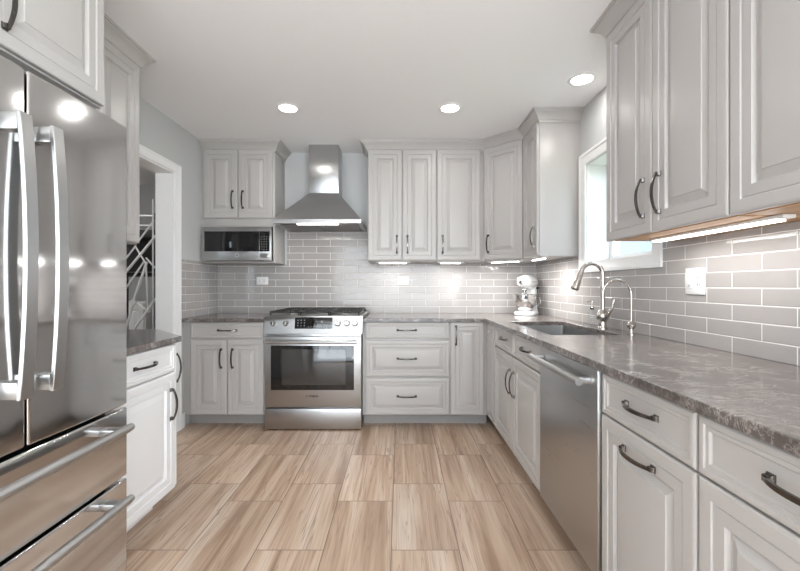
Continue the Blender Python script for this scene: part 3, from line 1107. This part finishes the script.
def fridge_door(x0, x1, z0, z1, name):
    bm = bmesh.new()
    # slightly crowned front face
    n = 14
    rows = []
    for z in (z0, z1):
        row = []
        for i in range(n + 1):
            f = i / n
            x = x0 + (x1 - x0) * f
            y = 0.004 * (2 * f - 1) ** 2
            row.append((x, y, z))
        rows.append(row)
    lo = [bm.verts.new(p) for p in rows[0]] + [bm.verts.new((x1, 0.08, z0)), bm.verts.new((x0, 0.08, z0))]
    hi = [bm.verts.new(p) for p in rows[1]] + [bm.verts.new((x1, 0.08, z1)), bm.verts.new((x0, 0.08, z1))]
    k = len(lo)
    bm.faces.new(lo[::-1])
    bm.faces.new(hi)
    for i in range(k):
        bm.faces.new((lo[i], lo[(i + 1) % k], hi[(i + 1) % k], hi[i]))
    return obj(name, bm, M['steel_fridge'], t, bevel=0.006, seg=3)


dl_ = fridge_door(0.0, mid - 0.004, 0.716, 1.778, 'door')
dr_ = fridge_door(mid + 0.004, fw, 0.716, 1.778, 'door')
f1 = fridge_door(0.0, fw, 0.443, 0.704, 'freezer_drawer')
f2 = fridge_door(0.0, fw, 0.07, 0.431, 'freezer_drawer')


def fridge_handle(parent, x0, x1, z0, z1):
    """flat bowed bar on two deep stand-offs"""
    bm = bmesh.new()
    n = 16
    prev = None
    for i in range(n + 1):
        f = i / n
        z = z0 + (z1 - z0) * f
        y = -(0.056 + 0.018 * (1 - (2 * f - 1) ** 2))
        ring = [bm.verts.new(p) for p in ((x0, y, z), (x1, y, z), (x1, y + 0.012, z), (x0, y + 0.012, z))]
        if prev:
            for q in range(4):
                bm.faces.new((prev[q], prev[(q + 1) % 4], ring[(q + 1) % 4], ring[q]))
        else:
            bm.faces.new(ring[::-1])
        prev = ring
    bm.faces.new(prev)
    h = obj('handle', bm, M['handle_steel'], parent, bevel=0.002)
    for z in (z0, z1 - 0.05):
        obj('handle_bracket', B(((x0 + 0.001, -0.046, z + 0.002), (x1 - 0.001, 0.002, z + 0.048)), bev=0.003), M['handle_steel'], h)
    return h


fridge_handle(dl_, 0.338, 0.374, 0.868, 1.628)
fridge_handle(dr_, 0.438, 0.474, 0.868, 1.628)
for par, z in ((f1, 0.655), (f2, 0.395)):
    bm = bmesh.new()
    tube(bm, [(0.05, -0.066, z), (0.08, -0.066, z), (fw - 0.105, -0.066, z), (fw - 0.080, -0.066, z)], [0.0125, 0.015, 0.015, 0.0125], 16)
    h = obj('handle', bm, M['handle_steel'], par)
    for x in (0.08, fw - 0.15):
        obj('handle_bracket', B(((x, -0.062, z - 0.014), (x + 0.04, 0.003, z + 0.010)), bev=0.004), M['handle_steel'], h)
for x in (0.02, fw - 0.10):
    obj('hinge_cover', B(((x, 0.03, 1.7785), (x + 0.08, 0.11, 1.795)), bev=0.004), M['darkgap'], t)
obj('kick_grille', B(((0.01, 0.06, 0.0), (fw - 0.01, 0.10, 0.062)), bev=0.002), M['darkgap'], t)

# ------------------------------------------------------------------ range
RX0, RX1, RYF = -1.090, -0.3130, 3.247
rw = RX1 - RX0
t = thing('range', 'stainless steel slide-in gas range with black oven window and five knobs', 'stove', (RX0, RYF, 0))
obj('case', B(((0.004, 0.045, 0.04), (rw - 0.004, 0.66, 0.905)), bev=0.002), M['steel_h'], t)
bm = B(((0.0, 0.0, 0.012), (rw, 0.0445, 0.176)), bev=0.003)
obj('warming_drawer', bm, M['steel_h'], t)
bm = bmesh.new()
box(bm, (0.0, 0.0, 0.188), (rw, 0.0445, 0.760), 0.004, 3)
d = obj('oven_door', bm, M['steel_h'], t)
wx0, wx1, wz0, wz1 = 0.050, rw - 0.058, 0.328, 0.686
obj('window', B(((wx0, -0.003, wz0), (wx1, 0.004, wz1)), bev=0.0015), M['bglass'], d)
obj('inner_window', B(((wx0 + 0.088, -0.0045, wz0 + 0.042), (wx1 - 0.066, 0.0, wz1 - 0.03)), bev=0.001), M['ovenglass'], d)
bm = bmesh.new()
tube(bm, [(0.028, -0.058, 0.722), (0.05, -0.058, 0.722), (rw - 0.05, -0.058, 0.722), (rw - 0.028, -0.058, 0.722)], 0.0155, 16)
h = obj('handle', bm, M['steel'], d)
for x in (0.048, rw - 0.076):
    obj('handle_bracket', B(((x, -0.054, 0.710), (x + 0.028, -0.0005, 0.734)), bev=0.004), M['steel'], h)
text_mesh('wordmark', 'BOSCH', 0.022, M['black'], d, (rw / 2 + 0.006, -0.0010, 0.277), (R(90), 0, 0), bold=0.0009)
bm = bmesh.new()
lathe(bm, [(0.0075, 0.0), (0.0088, -0.0006), (0.0062, -0.0008)], 24, (0, 0, 0), 'Y', cap=False)
obj('emblem', bm, M['darkmark'], d, (rw / 2 - 0.048, -0.0002, 0.277))
# control panel, leaning back a little
bm = bmesh.new()
pv = [(0.0, 0.778), (0.028, 0.918), (0.050, 0.918), (0.050, 0.778)]
a = [bm.verts.new((-0.012, y, z)) for y, z in pv]
b2 = [bm.verts.new((rw + 0.012, y, z)) for y, z in pv]
bm.faces.new(a)
bm.faces.new(b2[::-1])
for i in range(4):
    bm.faces.new((a[i], a[(i + 1) % 4], b2[(i + 1) % 4], b2[i]))
# side wings only above the worktop edge
cp = obj('control_panel', bm, M['steel_h'], t, bevel=0.003)
slope = math.atan2(0.028, 0.140)


def on_panel(z, out=0.0):
    y = 0.028 * (z - 0.778) / 0.140
    return (y - out * math.cos(slope), z + out * math.sin(slope))


cxr = rw / 2
bm = B(((cxr - 0.150, -0.004, -0.046), (cxr + 0.154, 0.003, 0.046)), bev=0.0015)
yy, zz = on_panel(0.866, 0.0)
dsp = obj('display', bm, M['bglass'], cp, (0, yy, zz), (-slope, 0, 0))
bm = bmesh.new()
for r_ in range(3):
    for c_ in range(3):
        box(bm, (cxr - 0.128 + c_ * 0.026, -0.0048, -0.026 + r_ * 0.022), (cxr - 0.120 + c_ * 0.026, -0.0039, -0.018 + r_ * 0.022))
obj('touch_keys', bm, M['mark2'], dsp)
bm = bmesh.new()
for c_ in range(8):
    box(bm, (cxr - 0.04 + c_ * 0.021, -0.0048, -0.036), (cxr - 0.034 + c_ * 0.021, -0.0039, -0.029))
obj('key_row', bm, M['mark2'], dsp)
yy, zz = on_panel(0.862)
for kx in (-0.321, -0.220, 0.199, 0.272, 0.336):
    bm = bmesh.new()
    lathe(bm, [(0.024, 0.0), (0.0245, -0.004), (0.021, -0.006), (0.0195, -0.028), (0.0165, -0.032)], 28, (0, 0, 0), 'Y')
    k = obj('knob', bm, M["knob_steel"], cp, (cxr + kx, yy, zz), (-slope, 0, 0), ang=40)
    obj('knob_grip', B(((-0.0035, -0.037, -0.0165), (0.0035, -0.0315, 0.0165)), bev=0.0015), M['steel'], k)
# cooktop
bm = bmesh.new()
box(bm, (-0.014, 0.03, 0.9055), (rw + 0.014, 0.690, 0.924), 0.004, 2)
ct = obj('cooktop', bm, M['steel'], t)
bpos = [(0.17, 0.20), (0.17, 0.50), (cxr, 0.35), (rw - 0.17, 0.20), (rw - 0.17, 0.50)]
for i, (bx_, by_) in enumerate(bpos):
    r_ = 0.05 if i == 2 else 0.038
    bb = obj('burner', lathe(bmesh.new(), [(r_ + 0.012, 0.0), (r_ + 0.010, 0.006), (r_, 0.009), (r_, 0.016)], 24), M['steel'], ct, (bx_, by_, 0.9242))
    obj('burner_cap', lathe(bmesh.new(), [(r_ - 0.004, 0.0162), (r_ - 0.002, 0.020), (r_ - 0.012, 0.0225)], 24), M['iron'], bb)
for gi in range(3):
    gx0 = 0.018 + gi * (rw - 0.036) / 3 + 0.002
    gx1 = 0.018 + (gi + 1) * (rw - 0.036) / 3 - 0.002
    bm = bmesh.new()
    zt = 0.958
    gy0, gy1 = 0.06, 0.655
    th = 0.011
    for x in (gx0 + th / 2, gx1 - th / 2):
        box(bm, (x - th / 2, gy0, zt - 0.016), (x + th / 2, gy1, zt), 0.002, 1)
    for y in (gy0 + th / 2, (gy0 + gy1) / 2, gy1 - th / 2):
        box(bm, (gx0, y - th / 2, zt - 0.016), (gx1, y + th / 2, zt - 0.0005), 0.002, 1)
    cxg = (gx0 + gx1) / 2
    for y0_, y1_ in ((gy0, gy0 + 0.10), (gy0 + 0.18, gy0 + 0.29), ((gy0 + gy1) / 2, gy1 - 0.18), (gy1 - 0.11, gy1)):
        box(bm, (cxg - th / 2, y0_, zt - 0.014), (cxg + th / 2, y1_, zt + 0.001), 0.002, 1)
    for y in (gy0 + 0.145, gy1 - 0.145):
        for xa_, xb_ in ((gx0, cxg - 0.035), (cxg + 0.035, gx1)):
            box(bm, (xa_, y - th / 2, zt - 0.014), (xb_, y + th / 2, zt + 0.001), 0.002, 1)
    for x in (gx0 + th / 2, gx1 - th / 2):
        for y in (gy0 + th / 2, gy1 - th / 2):
            box(bm, (x - th / 2, y - th / 2, 0.9243), (x + th / 2, y + th / 2, zt - 0.01), 0.001, 1)
    obj('grate', bm, M['iron'], ct)
obj('foot_rail', B(((0.02, 0.05, 0.0), (rw - 0.02, 0.6, 0.039))), M['darkgap'], t)

# ------------------------------------------------------------------ range hood
HX, HYF = -0.7035, 3.407
t = thing('range_hood', 'stainless steel pyramid range hood with a tall chimney above the range', 'hood', (HX, YB - TT - 0.001, 1.697))
hd = (YB - TT - 0.001) - HYF
hw = 0.375
bm = bmesh.new()


def ring4(x, y0, y1, z):
    return [bm.verts.new(p) for p in ((-x, -y0, z), (x, -y0, z), (x, -y1, z), (-x, -y1, z))]


cwid, cdep, cz = 0.137, 0.225, 0.325
rg = [ring4(hw - 0.014, hd - 0.014, 0.0, 0.006), ring4(hw - 0.014, hd - 0.014, 0.0, 0.0), ring4(hw, hd, 0.0, 0.0), ring4(hw, hd, 0.0, 0.034), ring4(hw - 0.002, hd - 0.002, 0.0, 0.036),
      ring4(cwid, cdep, 0.0, cz)]
bm.faces.new(rg[0])
for a, b2 in zip(rg, rg[1:]):
    for i in range(4):
        bm.faces.new((a[i], a[(i + 1) % 4], b2[(i + 1) % 4], b2[i]))
bm.faces.new(rg[-1])
obj('canopy', bm, M['steel_v'], t, bevel=0.0015)
bm = B(((-cwid + 0.001, -cdep + 0.001, cz + 0.0005), (cwid - 0.001, -0.0, ZC - 1.697 - 0.0005)), bev=0.0015)
obj('chimney', bm, M['steel_v'], t)
bm = bmesh.new()
for s in (-1, 1):
    box(bm, (s * 0.172 - 0.165, -hd + 0.09, -0.002), (s * 0.172 + 0.165, -0.03, 0.0055), 0.002, 1)
obj('grease_filter', bm, M['mesh_filter'], t)
obj('lamp_strip', B(((-0.175, -hd + 0.022, -0.006), (0.175, -hd + 0.06, 0.0055)), bev=0.002), M['led_hood'], t)
obj('control_buttons', B(*[((-0.036 + i * 0.016, -hd - 0.0012, 0.013), (-0.026 + i * 0.016, -hd + 0.001, 0.021)) for i in range(5)]), M['steel'], t)
area_light('hood_lamp', (0, -hd + 0.041, -0.012), (0, 0, 0), 0.33, 0.03, 1.2, (1, 0.96, 0.9), parent=t)

# ------------------------------------------------------------------ microwave
MX0, MX1, MYF = -1.7605, -1.1475, 3.592
mw = MX1 - MX0
t = thing('microwave', 'stainless steel microwave built in under the left wall cabinet', 'microwave', (MX0, MYF, 1.3885))
mh = 0.306
obj('case', B(((0.004, 0.026, 0.0), (mw - 0.004, 0.345, mh - 0.004)), bev=0.002), M['darkgap'], t)
obj('front_frame', B(((0, 0.0, 0.002), (mw, 0.0255, mh - 0.002)), bev=0.004, seg=3), M['steel_h'], t)
dw_ = 0.505
obj('door_window', B(((0.018, -0.004, 0.085), (dw_, 0.003, mh - 0.042)), bev=0.0015), M['bglass'], t)
cp = obj('keypad', B(((dw_ + 0.003, -0.0035, 0.085), (mw - 0.014, 0.003, mh - 0.042)), bev=0.0015), M['bglass'], t)
bm = bmesh.new()
for r_ in range(6):
    for c_ in range(3):
        x = dw_ + 0.018 + c_ * 0.022
        z = 0.098 + r_ * 0.023
        box(bm, (x, -0.0042, z), (x + 0.011, -0.0034, z + 0.009))
obj('keys', bm, M['keymark'], cp)
obj('open_button', B(((dw_ + 0.008, -0.003, 0.03), (mw - 0.016, 0.002, 0.066)), bev=0.0015), M['steel'], t)
bm = bmesh.new()
lathe(bm, [(0.0125, 0.0), (0.0145, -0.001), (0.0165, 0.0)], 28, (0, 0, 0), 'Y', cap=False)
em = obj('emblem', bm, M['white_plastic'], t, (mw * 0.5, -0.0003, 0.05))
text_mesh('emblem_letters', 'GE', 0.016, M['black'], em, (0, -0.0005, 0), (R(90), 0, 0))
bm = bmesh.new()
for i in range(14):
    box(bm, (0.06 + i * 0.036, 0.004, -0.0001), (0.082 + i * 0.036, 0.022, 0.0022))
obj('vent_slots', bm, M['black'], t)

# ------------------------------------------------------------------ faucets and bottle
FXB = 1.282
t = thing('faucet', 'tall brushed nickel pull-down gooseneck faucet behind the sink', 'faucet', (FXB, 2.55, 0.9))
bm = bmesh.new()
lathe(bm, [(0.029, 0.0), (0.029, 0.006), (0.024, 0.012), (0.023, 0.042), (0.036, 0.062), (0.039, 0.080), (0.031, 0.100), (0.019, 0.118)], 28)
obj('body', bm, M['nickel'], t)
bm = bmesh.new()
rr = 0.068
pts = [(0, 0, 0.112), (0, 0, 0.2), (0, 0, 0.30), (0, 0, 0.342)] + arc((-rr, 0.342), rr, 0, 165, 14)[1:]
tube(bm, pts, 0.0135, 16)
obj('spout', bm, M['nickel'], t)
e = Vector(pts[-1])
dv = (Vector(pts[-1]) - Vector(pts[-2])).normalized()
bm = bmesh.new()
tube(bm, [e - dv * 0.004, e + dv * 0.02, e + dv * 0.026, e + dv * 0.09, e + dv * 0.118, e + dv * 0.122], [0.0145, 0.0155, 0.0170, 0.0225, 0.0255, 0.022], 20)
hd_ = obj('spray_head', bm, M['nickel'], t)
bm = bmesh.new()
tube(bm, [e + dv * 0.1222, e + dv * 0.1245], 0.019, 20)
obj('nozzle', bm, M['black'], hd_)
bm = bmesh.new()
tube(bm, [(0, -0.025, 0.078), (0.006, -0.055, 0.084), (0.018, -0.075, 0.125), (0.030, -0.085, 0.185)], [0.014, 0.012, 0.009, 0.0075], 14)
obj('lever', bm, M['nickel'], t)

t = thing('filter_faucet', 'slim brushed nickel water filter tap with a thin arched spout', 'faucet', (FXB - 0.008, 2.22, 0.9))
bm = bmesh.new()
lathe(bm, [(0.020, 0.0), (0.020, 0.004), (0.011, 0.010), (0.010, 0.03), (0.020, 0.040), (0.022, 0.055), (0.015, 0.068), (0.0085, 0.075)], 24)
obj('body', bm, M['nickel'], t)
bm = bmesh.new()
rr = 0.079
pts = [(0, 0, 0.072), (0, 0, 0.15), (0, 0, 0.221)] + arc((-rr, 0.221), rr, 0, 180, 16)[1:] + [(-2 * rr, 0, 0.195)]
tube(bm, pts, 0.0072, 12)
obj('spout', bm, M['nickel'], t)
bm = bmesh.new()
tube(bm, [(0, -0.012, 0.047), (0, -0.028, 0.047), (0.002, -0.034, 0.056), (0.004, -0.038, 0.08)], [0.006, 0.0055, 0.0045, 0.004], 10)
obj('lever', bm, M['nickel'], t)

t = thing('soap_bottle', 'small clear glass soap bottle with a pump beside the tall faucet', 'bottle', (1.268, 2.66, 0.9))
bm = bmesh.new()
lathe(bm, [(0.012, 0.0), (0.026, 0.0), (0.029, 0.004), (0.029, 0.085), (0.024, 0.102), (0.011, 0.112), (0.011, 0.122)], 26, cap=False)
obj('bottle_glass', bm, M['clear'], t)
bm = bmesh.new()
lathe(bm, [(0.0115, 0.1222), (0.0115, 0.130), (0.004, 0.132), (0.004, 0.160), (0.009, 0.162), (0.009, 0.168)], 20)
tube(bm, [(0, 0, 0.165), (-0.02, 0, 0.166), (-0.033, 0, 0.161)], 0.004, 10)
obj('pump', bm, M['nickel'], t)
obj('collar', lathe(bmesh.new(), [(0.0118, 0.112), (0.0125, 0.114), (0.0125, 0.1215)], 20, cap=False), M['black'], t)

# ------------------------------------------------------------------ stand mixer
t = thing('stand_mixer', 'white stand mixer with a steel bowl on the worktop in the far corner', 'mixer', (1.185, 3.74, 0.9005), math.atan2(-0.80, -0.62))
# local +X points to the front of the mixer
bm = bmesh.new()
outline = []
for i in range(40):
    a = 2 * math.pi * i / 40
    c, s = math.cos(a), math.sin(a)
    x = 0.165 * math.copysign(abs(c) ** 0.75, c)
    y = (0.088 + 0.022 * c) * math.copysign(abs(s) ** 0.75, s)
    outline.append((x, y))
prev = None
for f, z in ((0.97, 0.0), (1.0, 0.006), (1.0, 0.018), (0.95, 0.030), (0.80, 0.038)):
    ring = [bm.verts.new((x * f, y * f, z)) for x, y in outline]
    if prev:
        for q in range(40):
            bm.faces.new((prev[q], prev[(q + 1) % 40], ring[(q + 1) % 40], ring[q]))
    else:
        bm.faces.new(ring[::-1])
    prev = ring
bm.faces.new(prev)
obj('base', bm, M['white_enamel'], t)
bm = bmesh.new()
prev = None
for z, cx_, rx, ry in ((0.030, -0.092, 0.062, 0.062), (0.06, -0.100, 0.048, 0.052), (0.12, -0.106, 0.040, 0.046), (0.19, -0.104, 0.042, 0.048), (0.262, -0.090, 0.055, 0.050)):
    ring = [bm.verts.new((cx_ + rx * math.cos(2 * math.pi * i / 24), ry * math.sin(2 * math.pi * i / 24), z)) for i in range(24)]
    if prev:
        for q in range(24):
            bm.faces.new((prev[q], prev[(q + 1) % 24], ring[(q + 1) % 24], ring[q]))
    else:
        bm.faces.new(ring[::-1])
    prev = ring
bm.faces.new(prev)
obj('column', bm, M['white_enamel'], t)
bm = bmesh.new()
prev = None
HP = [(-0.165, 0.006), (-0.160, 0.030), (-0.145, 0.048), (-0.11, 0.060), (-0.04, 0.066), (0.04, 0.064), (0.10, 0.058), (0.135, 0.048), (0.152, 0.034), (0.158, 0.012)]
for x, r_ in HP:
    ring = []
    for i in range(28):
        a = 2 * math.pi * i / 28
        zz = r_ * 0.95 * math.sin(a)
        if zz < 0:
            zz *= 0.85
        ring.append(bm.verts.new((x, r_ * math.cos(a), 0.298 + zz * 1.16)))
    if prev:
        for q in range(28):
            bm.faces.new((prev[q], prev[(q + 1) % 28], ring[(q + 1) % 28], ring[q]))
    else:
        bm.faces.new(ring[::-1])
    prev = ring
bm.faces.new(prev)
head = obj('head', bm, M['white_enamel'], t)
bm = bmesh.new()
lathe(bm, [(0.020, 0.150), (0.022, 0.160), (0.020, 0.170), (0.012, 0.172)], 22, (0, 0, 0.298), 'X')
obj('attachment_hub', bm, M['chrome'], head)
bm = bmesh.new()
for s in (-1, 1):
    box(bm, (-0.06, s * 0.0665, 0.300), (0.07, s * 0.0635, 0.305))
obj('trim_band', bm, M['darkmark'], head)
bm = bmesh.new()
lathe(bm, [(0.030, 0.238), (0.032, 0.226), (0.016, 0.220), (0.012, 0.205), (0.007, 0.190)], 20, (0.075, 0, 0), 'Z')
obj('planetary_hub', bm, M['chrome'], head)
bm = bmesh.new()
for k in range(3):
    a = math.pi * k / 3
    loop = [(0.075 + 0.004 * math.cos(a), 0.004 * math.sin(a), 0.2)]
    for i in range(1, 12):
        q = i / 12
        r_ = 0.034 * math.sin(math.pi * q) ** 0.7
        side = 1
        zz = 0.2 - 0.12 * (1 - math.cos(math.pi * q)) / 2 if q <= 0.5 else 0.2 - 0.12 * (1 - math.cos(math.pi * (q))) / 2
        loop.append((0.075 + r_ * math.cos(a), r_ * math.sin(a), zz))
    tube(bm, loop, 0.002, 6)
    loop2 = [(0.15 - x, -y, z) for x, y, z in loop]
    tube(bm, loop2, 0.002, 6)
obj('whisk', bm, M['chrome'], head)
bm = bmesh.new()
lathe(bm, [(0.040, 0.040), (0.052, 0.041), (0.056, 0.048), (0.072, 0.062), (0.094, 0.095), (0.102, 0.13), (0.105, 0.185), (0.108, 0.188), (0.105, 0.190),
           (0.101, 0.185), (0.098, 0.13), (0.090, 0.098), (0.068, 0.066), (0.02, 0.058)], 36, (0.075, 0, 0), 'Z', cap=True)
bowl = obj('bowl', bm, M['chrome'], t)
bm = bmesh.new()
tube(bm, [(0.075, 0.101, 0.165), (0.075, 0.135, 0.160), (0.075, 0.146, 0.125), (0.075, 0.132, 0.092), (0.075, 0.098, 0.095)], 0.006, 10)
obj('bowl_handle', bm, M['chrome'], bowl)
bm = bmesh.new()
tube(bm, [(-0.09, 0.046, 0.245), (-0.09, 0.07, 0.247)], [0.007, 0.009], 12)
obj('speed_lever', bm, M['black'], t)

# ------------------------------------------------------------------ outlets
def outlet(label, loc, rotz, kind):
    t = thing('wall_outlet', label, 'outlet', loc, rotz)
    if kind == 'double':
        w_, h_ = 0.118, 0.120
    else:
        w_, h_ = 0.114, 0.076
    obj('cover_plate', B(((-w_ / 2, -0.007, -h_ / 2), (w_ / 2, 0.0, h_ / 2)), bev=0.0025), M['white_plastic'], t)
    if kind == 'double':
        sw = obj('rocker_switch', B(((-0.045, -0.0095, -0.033), (-0.012, -0.0072, 0.033)), bev=0.001), M['white_plastic'], t)
        obj('test_buttons', B(((-0.040, -0.0104, 0.002), (-0.017, -0.0096, 0.009)), ((-0.040, -0.0104, -0.009), (-0.017, -0.0096, -0.002))), M['white_plastic'], sw)
        obj('slots', B(((-0.035, -0.0100, -0.025), (-0.032, -0.0096, -0.016)), ((-0.026, -0.0100, -0.025), (-0.023, -0.0096, -0.016))), M['slot'], sw)
        rc = obj('receptacle', B(((0.012, -0.0095, -0.033), (0.045, -0.0072, 0.033)), bev=0.001), M['white_plastic'], t)
        obj('slots', B(*[((0.022 + dx_, -0.0100, zc_), (0.0245 + dx_, -0.0096, zc_ + 0.009)) for dx_ in (0, 0.0105) for zc_ in (0.012, -0.020)]), M['slot'], rc)
    else:
        for s in (-1, 1):
            rc = obj('receptacle', B(((s * 0.022 - 0.015, -0.0095, -0.017), (s * 0.022 + 0.015, -0.0072, 0.017)), bev=0.001), M['white_plastic'], t)
            obj('slots', B(((s * 0.022 - 0.005, -0.0100, -0.009), (s * 0.022 + 0.004, -0.0096, -0.0065)), ((s * 0.022 - 0.005, -0.0100, 0.0065), (s * 0.022 + 0.004, -0.0096, 0.009))), M['slot'], rc)
    return t


yb_ = YB - TT - 0.0003
outlet('white sideways outlet on back wall below the two-door wall cabinet', (0.029, yb_, 1.216), 0, 'single')
outlet('white sideways outlet on back wall just left of the stand mixer', (1.20, yb_, 1.216), 0, 'single')
outlet('white sideways outlet on back wall below the microwave', (-1.345, yb_, 1.216), 0, 'single')
outlet('white double outlet plate on right wall tile above the worktop', (XR - TT - 0.0003, 1.818, 1.190), r90, 'double')

# ------------------------------------------------------------------ lights
def can_light(label, x, y, grp='recessed ceiling lights', power=1.6):
    t = thing('recessed_light', label, 'ceiling light', (x, y, ZC - 0.0003), 0, grp)
    bm = bmesh.new()
    lathe(bm, [(0.062, -0.002), (0.066, -0.007), (0.080, -0.005), (0.086, 0.0)], 36, cap=False)
    obj('trim_ring', bm, M['white_plastic'], t)
    obj('lens', lathe(bmesh.new(), [(0.060, -0.0005), (0.061, -0.004), (0.054, -0.0055)], 36), M['canlens'], t)
    area_light('lamp', (0, 0, -0.012), (0, 0, 0), 0.12, 0.12, power, (1.0, 0.965, 0.92), 'DISK', t)
    return t


can_light('round recessed ceiling light near the range hood, leftmost of three', -0.82, 2.95)
can_light('round recessed ceiling light in front of the back wall cabinets, middle of three', 0.366, 2.95)
can_light('round recessed ceiling light by the sink window, nearest the right wall', 1.146, 2.537, power=1.2)
can_light('unseen round recessed ceiling light added behind the viewpoint on the left', -0.75, -0.35)  # this and the next three: unseen lamps added to light the room
can_light('unseen round recessed ceiling light added behind the viewpoint on the right', 0.45, -0.35)
can_light('unseen round recessed ceiling light added at the far end behind the viewpoint, left', -0.75, -1.6)
can_light('unseen round recessed ceiling light added at the far end behind the viewpoint, right', 0.45, -1.6)


def under_light(label, loc, rotz, length, power, depth=0.035, end_caps=True, tilt=True):
    t = thing('under_cabinet_light', label, 'light', loc, rotz, None)
    bm = B(((0, 0, 0.004), (length, depth, 0.0155)), bev=0.002)
    obj('housing', bm, M['white_plastic'], t)
    obj('diffuser', B(((0.03, 0.002, -0.002), (length - 0.03, depth - 0.002, 0.0038)), bev=0.0015), M['led'], t)
    area_light('lamp', (length / 2, depth / 2, -0.006), (0, 0, 0), length - 0.07, depth * 0.7, power, (1, 0.985, 0.96), parent=t)
    return t


zl = ZUP - 0.0162
under_light('slim light bar under the two-door wall cabinet right of the hood', (-0.22, 3.70, zl), 0, 0.31, 0.8)
under_light('slim light bar under the single-door wall cabinet on the back wall', (0.345, 3.70, zl), 0, 0.24, 0.9)
under_light('slim light bar under the diagonal corner wall cabinet', (0.80, 3.655, zl), da, 0.32, 2.4)
under_light('slim light bar under the narrow wall cabinet beside the sink window', (1.08, 3.34, zl), r90, 0.30, 2.8)
under_light('long white light bar under the right wall cabinets', (1.15, 1.87, zl - 0.004), r90, 0.66, 1.4, 0.04)

# ------------------------------------------------------------------ dining room seen through the doorway
t = thing('metal_rack', 'silver and black geometric metal rack with crossing rods seen through the doorway', 'shelf', (0, 3.78, 0))


def pxp(px, py, y=3.78):
    """world position for points measured once on the rack's own plane"""
    return ((px - 400) * y / 403, 0.0, 1.17 + (285.5 - py) * y / 403)


bm = bmesh.new()
xl_, xr_ = -2.80, -2.292
for x in (xl_, xr_):
    for yv in (0.0, 0.36):
        box(bm, (x - 0.007, yv - 0.007, 0.0), (x + 0.007, yv + 0.007, 1.85))
obj('frame', bm, M['black_shelf'], t)
for z0_, z1_ in ((1.62, 1.645), (1.30, 1.33), (0.60, 0.63)):
    obj('shelf', B(((xl_, -0.01, z0_), (xr_, 0.37, z1_))), M['black_shelf'], t)
obj('back_panel', B(((xl_, 0.35, 1.26), (xr_, 0.36, 1.74))), M['black_shelf'], t)


def rod(p, q, r_=0.008, name='rod', yv=-0.03):
    bm = bmesh.new()
    a, b = Vector(pxp(*p)), Vector(pxp(*q))
    a.y = b.y = yv
    tube(bm, [a, b], r_, 8)
    return obj(name, bm, M['silver_paint'], t)


rod((120, 282), (158, 236), 0.012)
rod((141, 241), (156, 221))
rod((122, 267), (138, 246))
rod((137, 246), (148, 264))
rod((149, 262), (135, 303), 0.012)
rod((146, 262), (112, 312), 0.009)
rod((148, 262), (150, 310), 0.009)
rod((148, 258), (157, 268), 0.009)
rod((136, 301), (126, 336), 0.011)
rod((136, 301), (152, 312), 0.010)
rod((128, 340), (160, 296), 0.013)
rod((126, 216.5), (155, 216.5), 0.010, 'cross_bar')
rod((126, 226), (155, 226), 0.007, 'cross_bar')
rod((155, 200), (155, 340), 0.008, 'cross_bar')
bm = bmesh.new()
c = pxp(136, 302)
lathe(bm, [(0.026, -0.045), (0.028, -0.03), (0.026, -0.02)], 20, (c[0], 0, c[2]), 'Y')
obj('hub', bm, M['silver_paint'], t)
t = thing('added_dining_lamp', 'unseen white drum ceiling lamp added to light the dining room', 'ceiling light', (-3.1, 3.0, ZC - 0.0003))  # out of view, added to brighten the dim dining room
obj('canopy', lathe(bmesh.new(), [(0.09, -0.03), (0.09, 0.0)], 32), M['white_plastic'], t)
obj('added_lamp_shade', lathe(bmesh.new(), [(0.05, -0.16), (0.19, -0.155), (0.20, -0.14), (0.20, -0.0305), (0.10, -0.0302)], 32), M['shade_glow'], t)
t = thing('sideboard', 'white panelled sideboard against the far dining room wall', 'sideboard', (-3.55, 4.75, 0))
obj('carcass', B(((-0.55, 0, 0.06), (0.55, 0.42, 0.98)), bev=0.003), M['white_cab'], t)
for i in range(3):
    add_front(t, 'door', -0.54 + i * 0.361, -0.182 + i * 0.361, 0.08, 0.96, None, 'raised', M['white_cab'])
for s in (-1, 1):
    obj('leg', B(((s * 0.5 - 0.03, 0.03, 0.0), (s * 0.5 + 0.03, 0.39, 0.0595))), M['white_cab'], t)

# ------------------------------------------------------------------ outside the sink window
o = obj('lawn', B(((1.6, -12, -0.5), (30, 20, -0.42))), M['grass'])
tag(o, 'lawn outside the sink window', 'lawn', None, 'structure')
t = thing('neighbouring_house', 'pale blue neighbouring house seen through the bottom of the sink window', 'house', (11.0, 17.0, -0.42))
obj('wall', B(((-2.0, -3.0, 0.0), (4.0, 5.0, 5.2))), M['siding'], t)
bm = bmesh.new()
a = [bm.verts.new(p) for p in ((-2.4, -3.4, 5.2), (4.4, -3.4, 5.2), (1.0, -3.4, 6.8))]
b2 = [bm.verts.new(p) for p in ((-2.4, 5.4, 5.2), (4.4, 5.4, 5.2), (1.0, 5.4, 6.8))]
bm.faces.new(a)
bm.faces.new(b2[::-1])
for i in range(3):
    bm.faces.new((a[i], a[(i + 1) % 3], b2[(i + 1) % 3], b2[i]))
obj('roof', bm, M['darkgap'], t)
for y in (-2.0, 0.4, 2.8):
    f = obj('house_window', B(((-2.06, y, 1.2), (-2.0005, y + 1.1, 2.5))), M['trim'], t)
    obj('pane', B(((-2.07, y + 0.1, 1.3), (-2.061, y + 1.0, 2.4))), M['house_glass'], f)
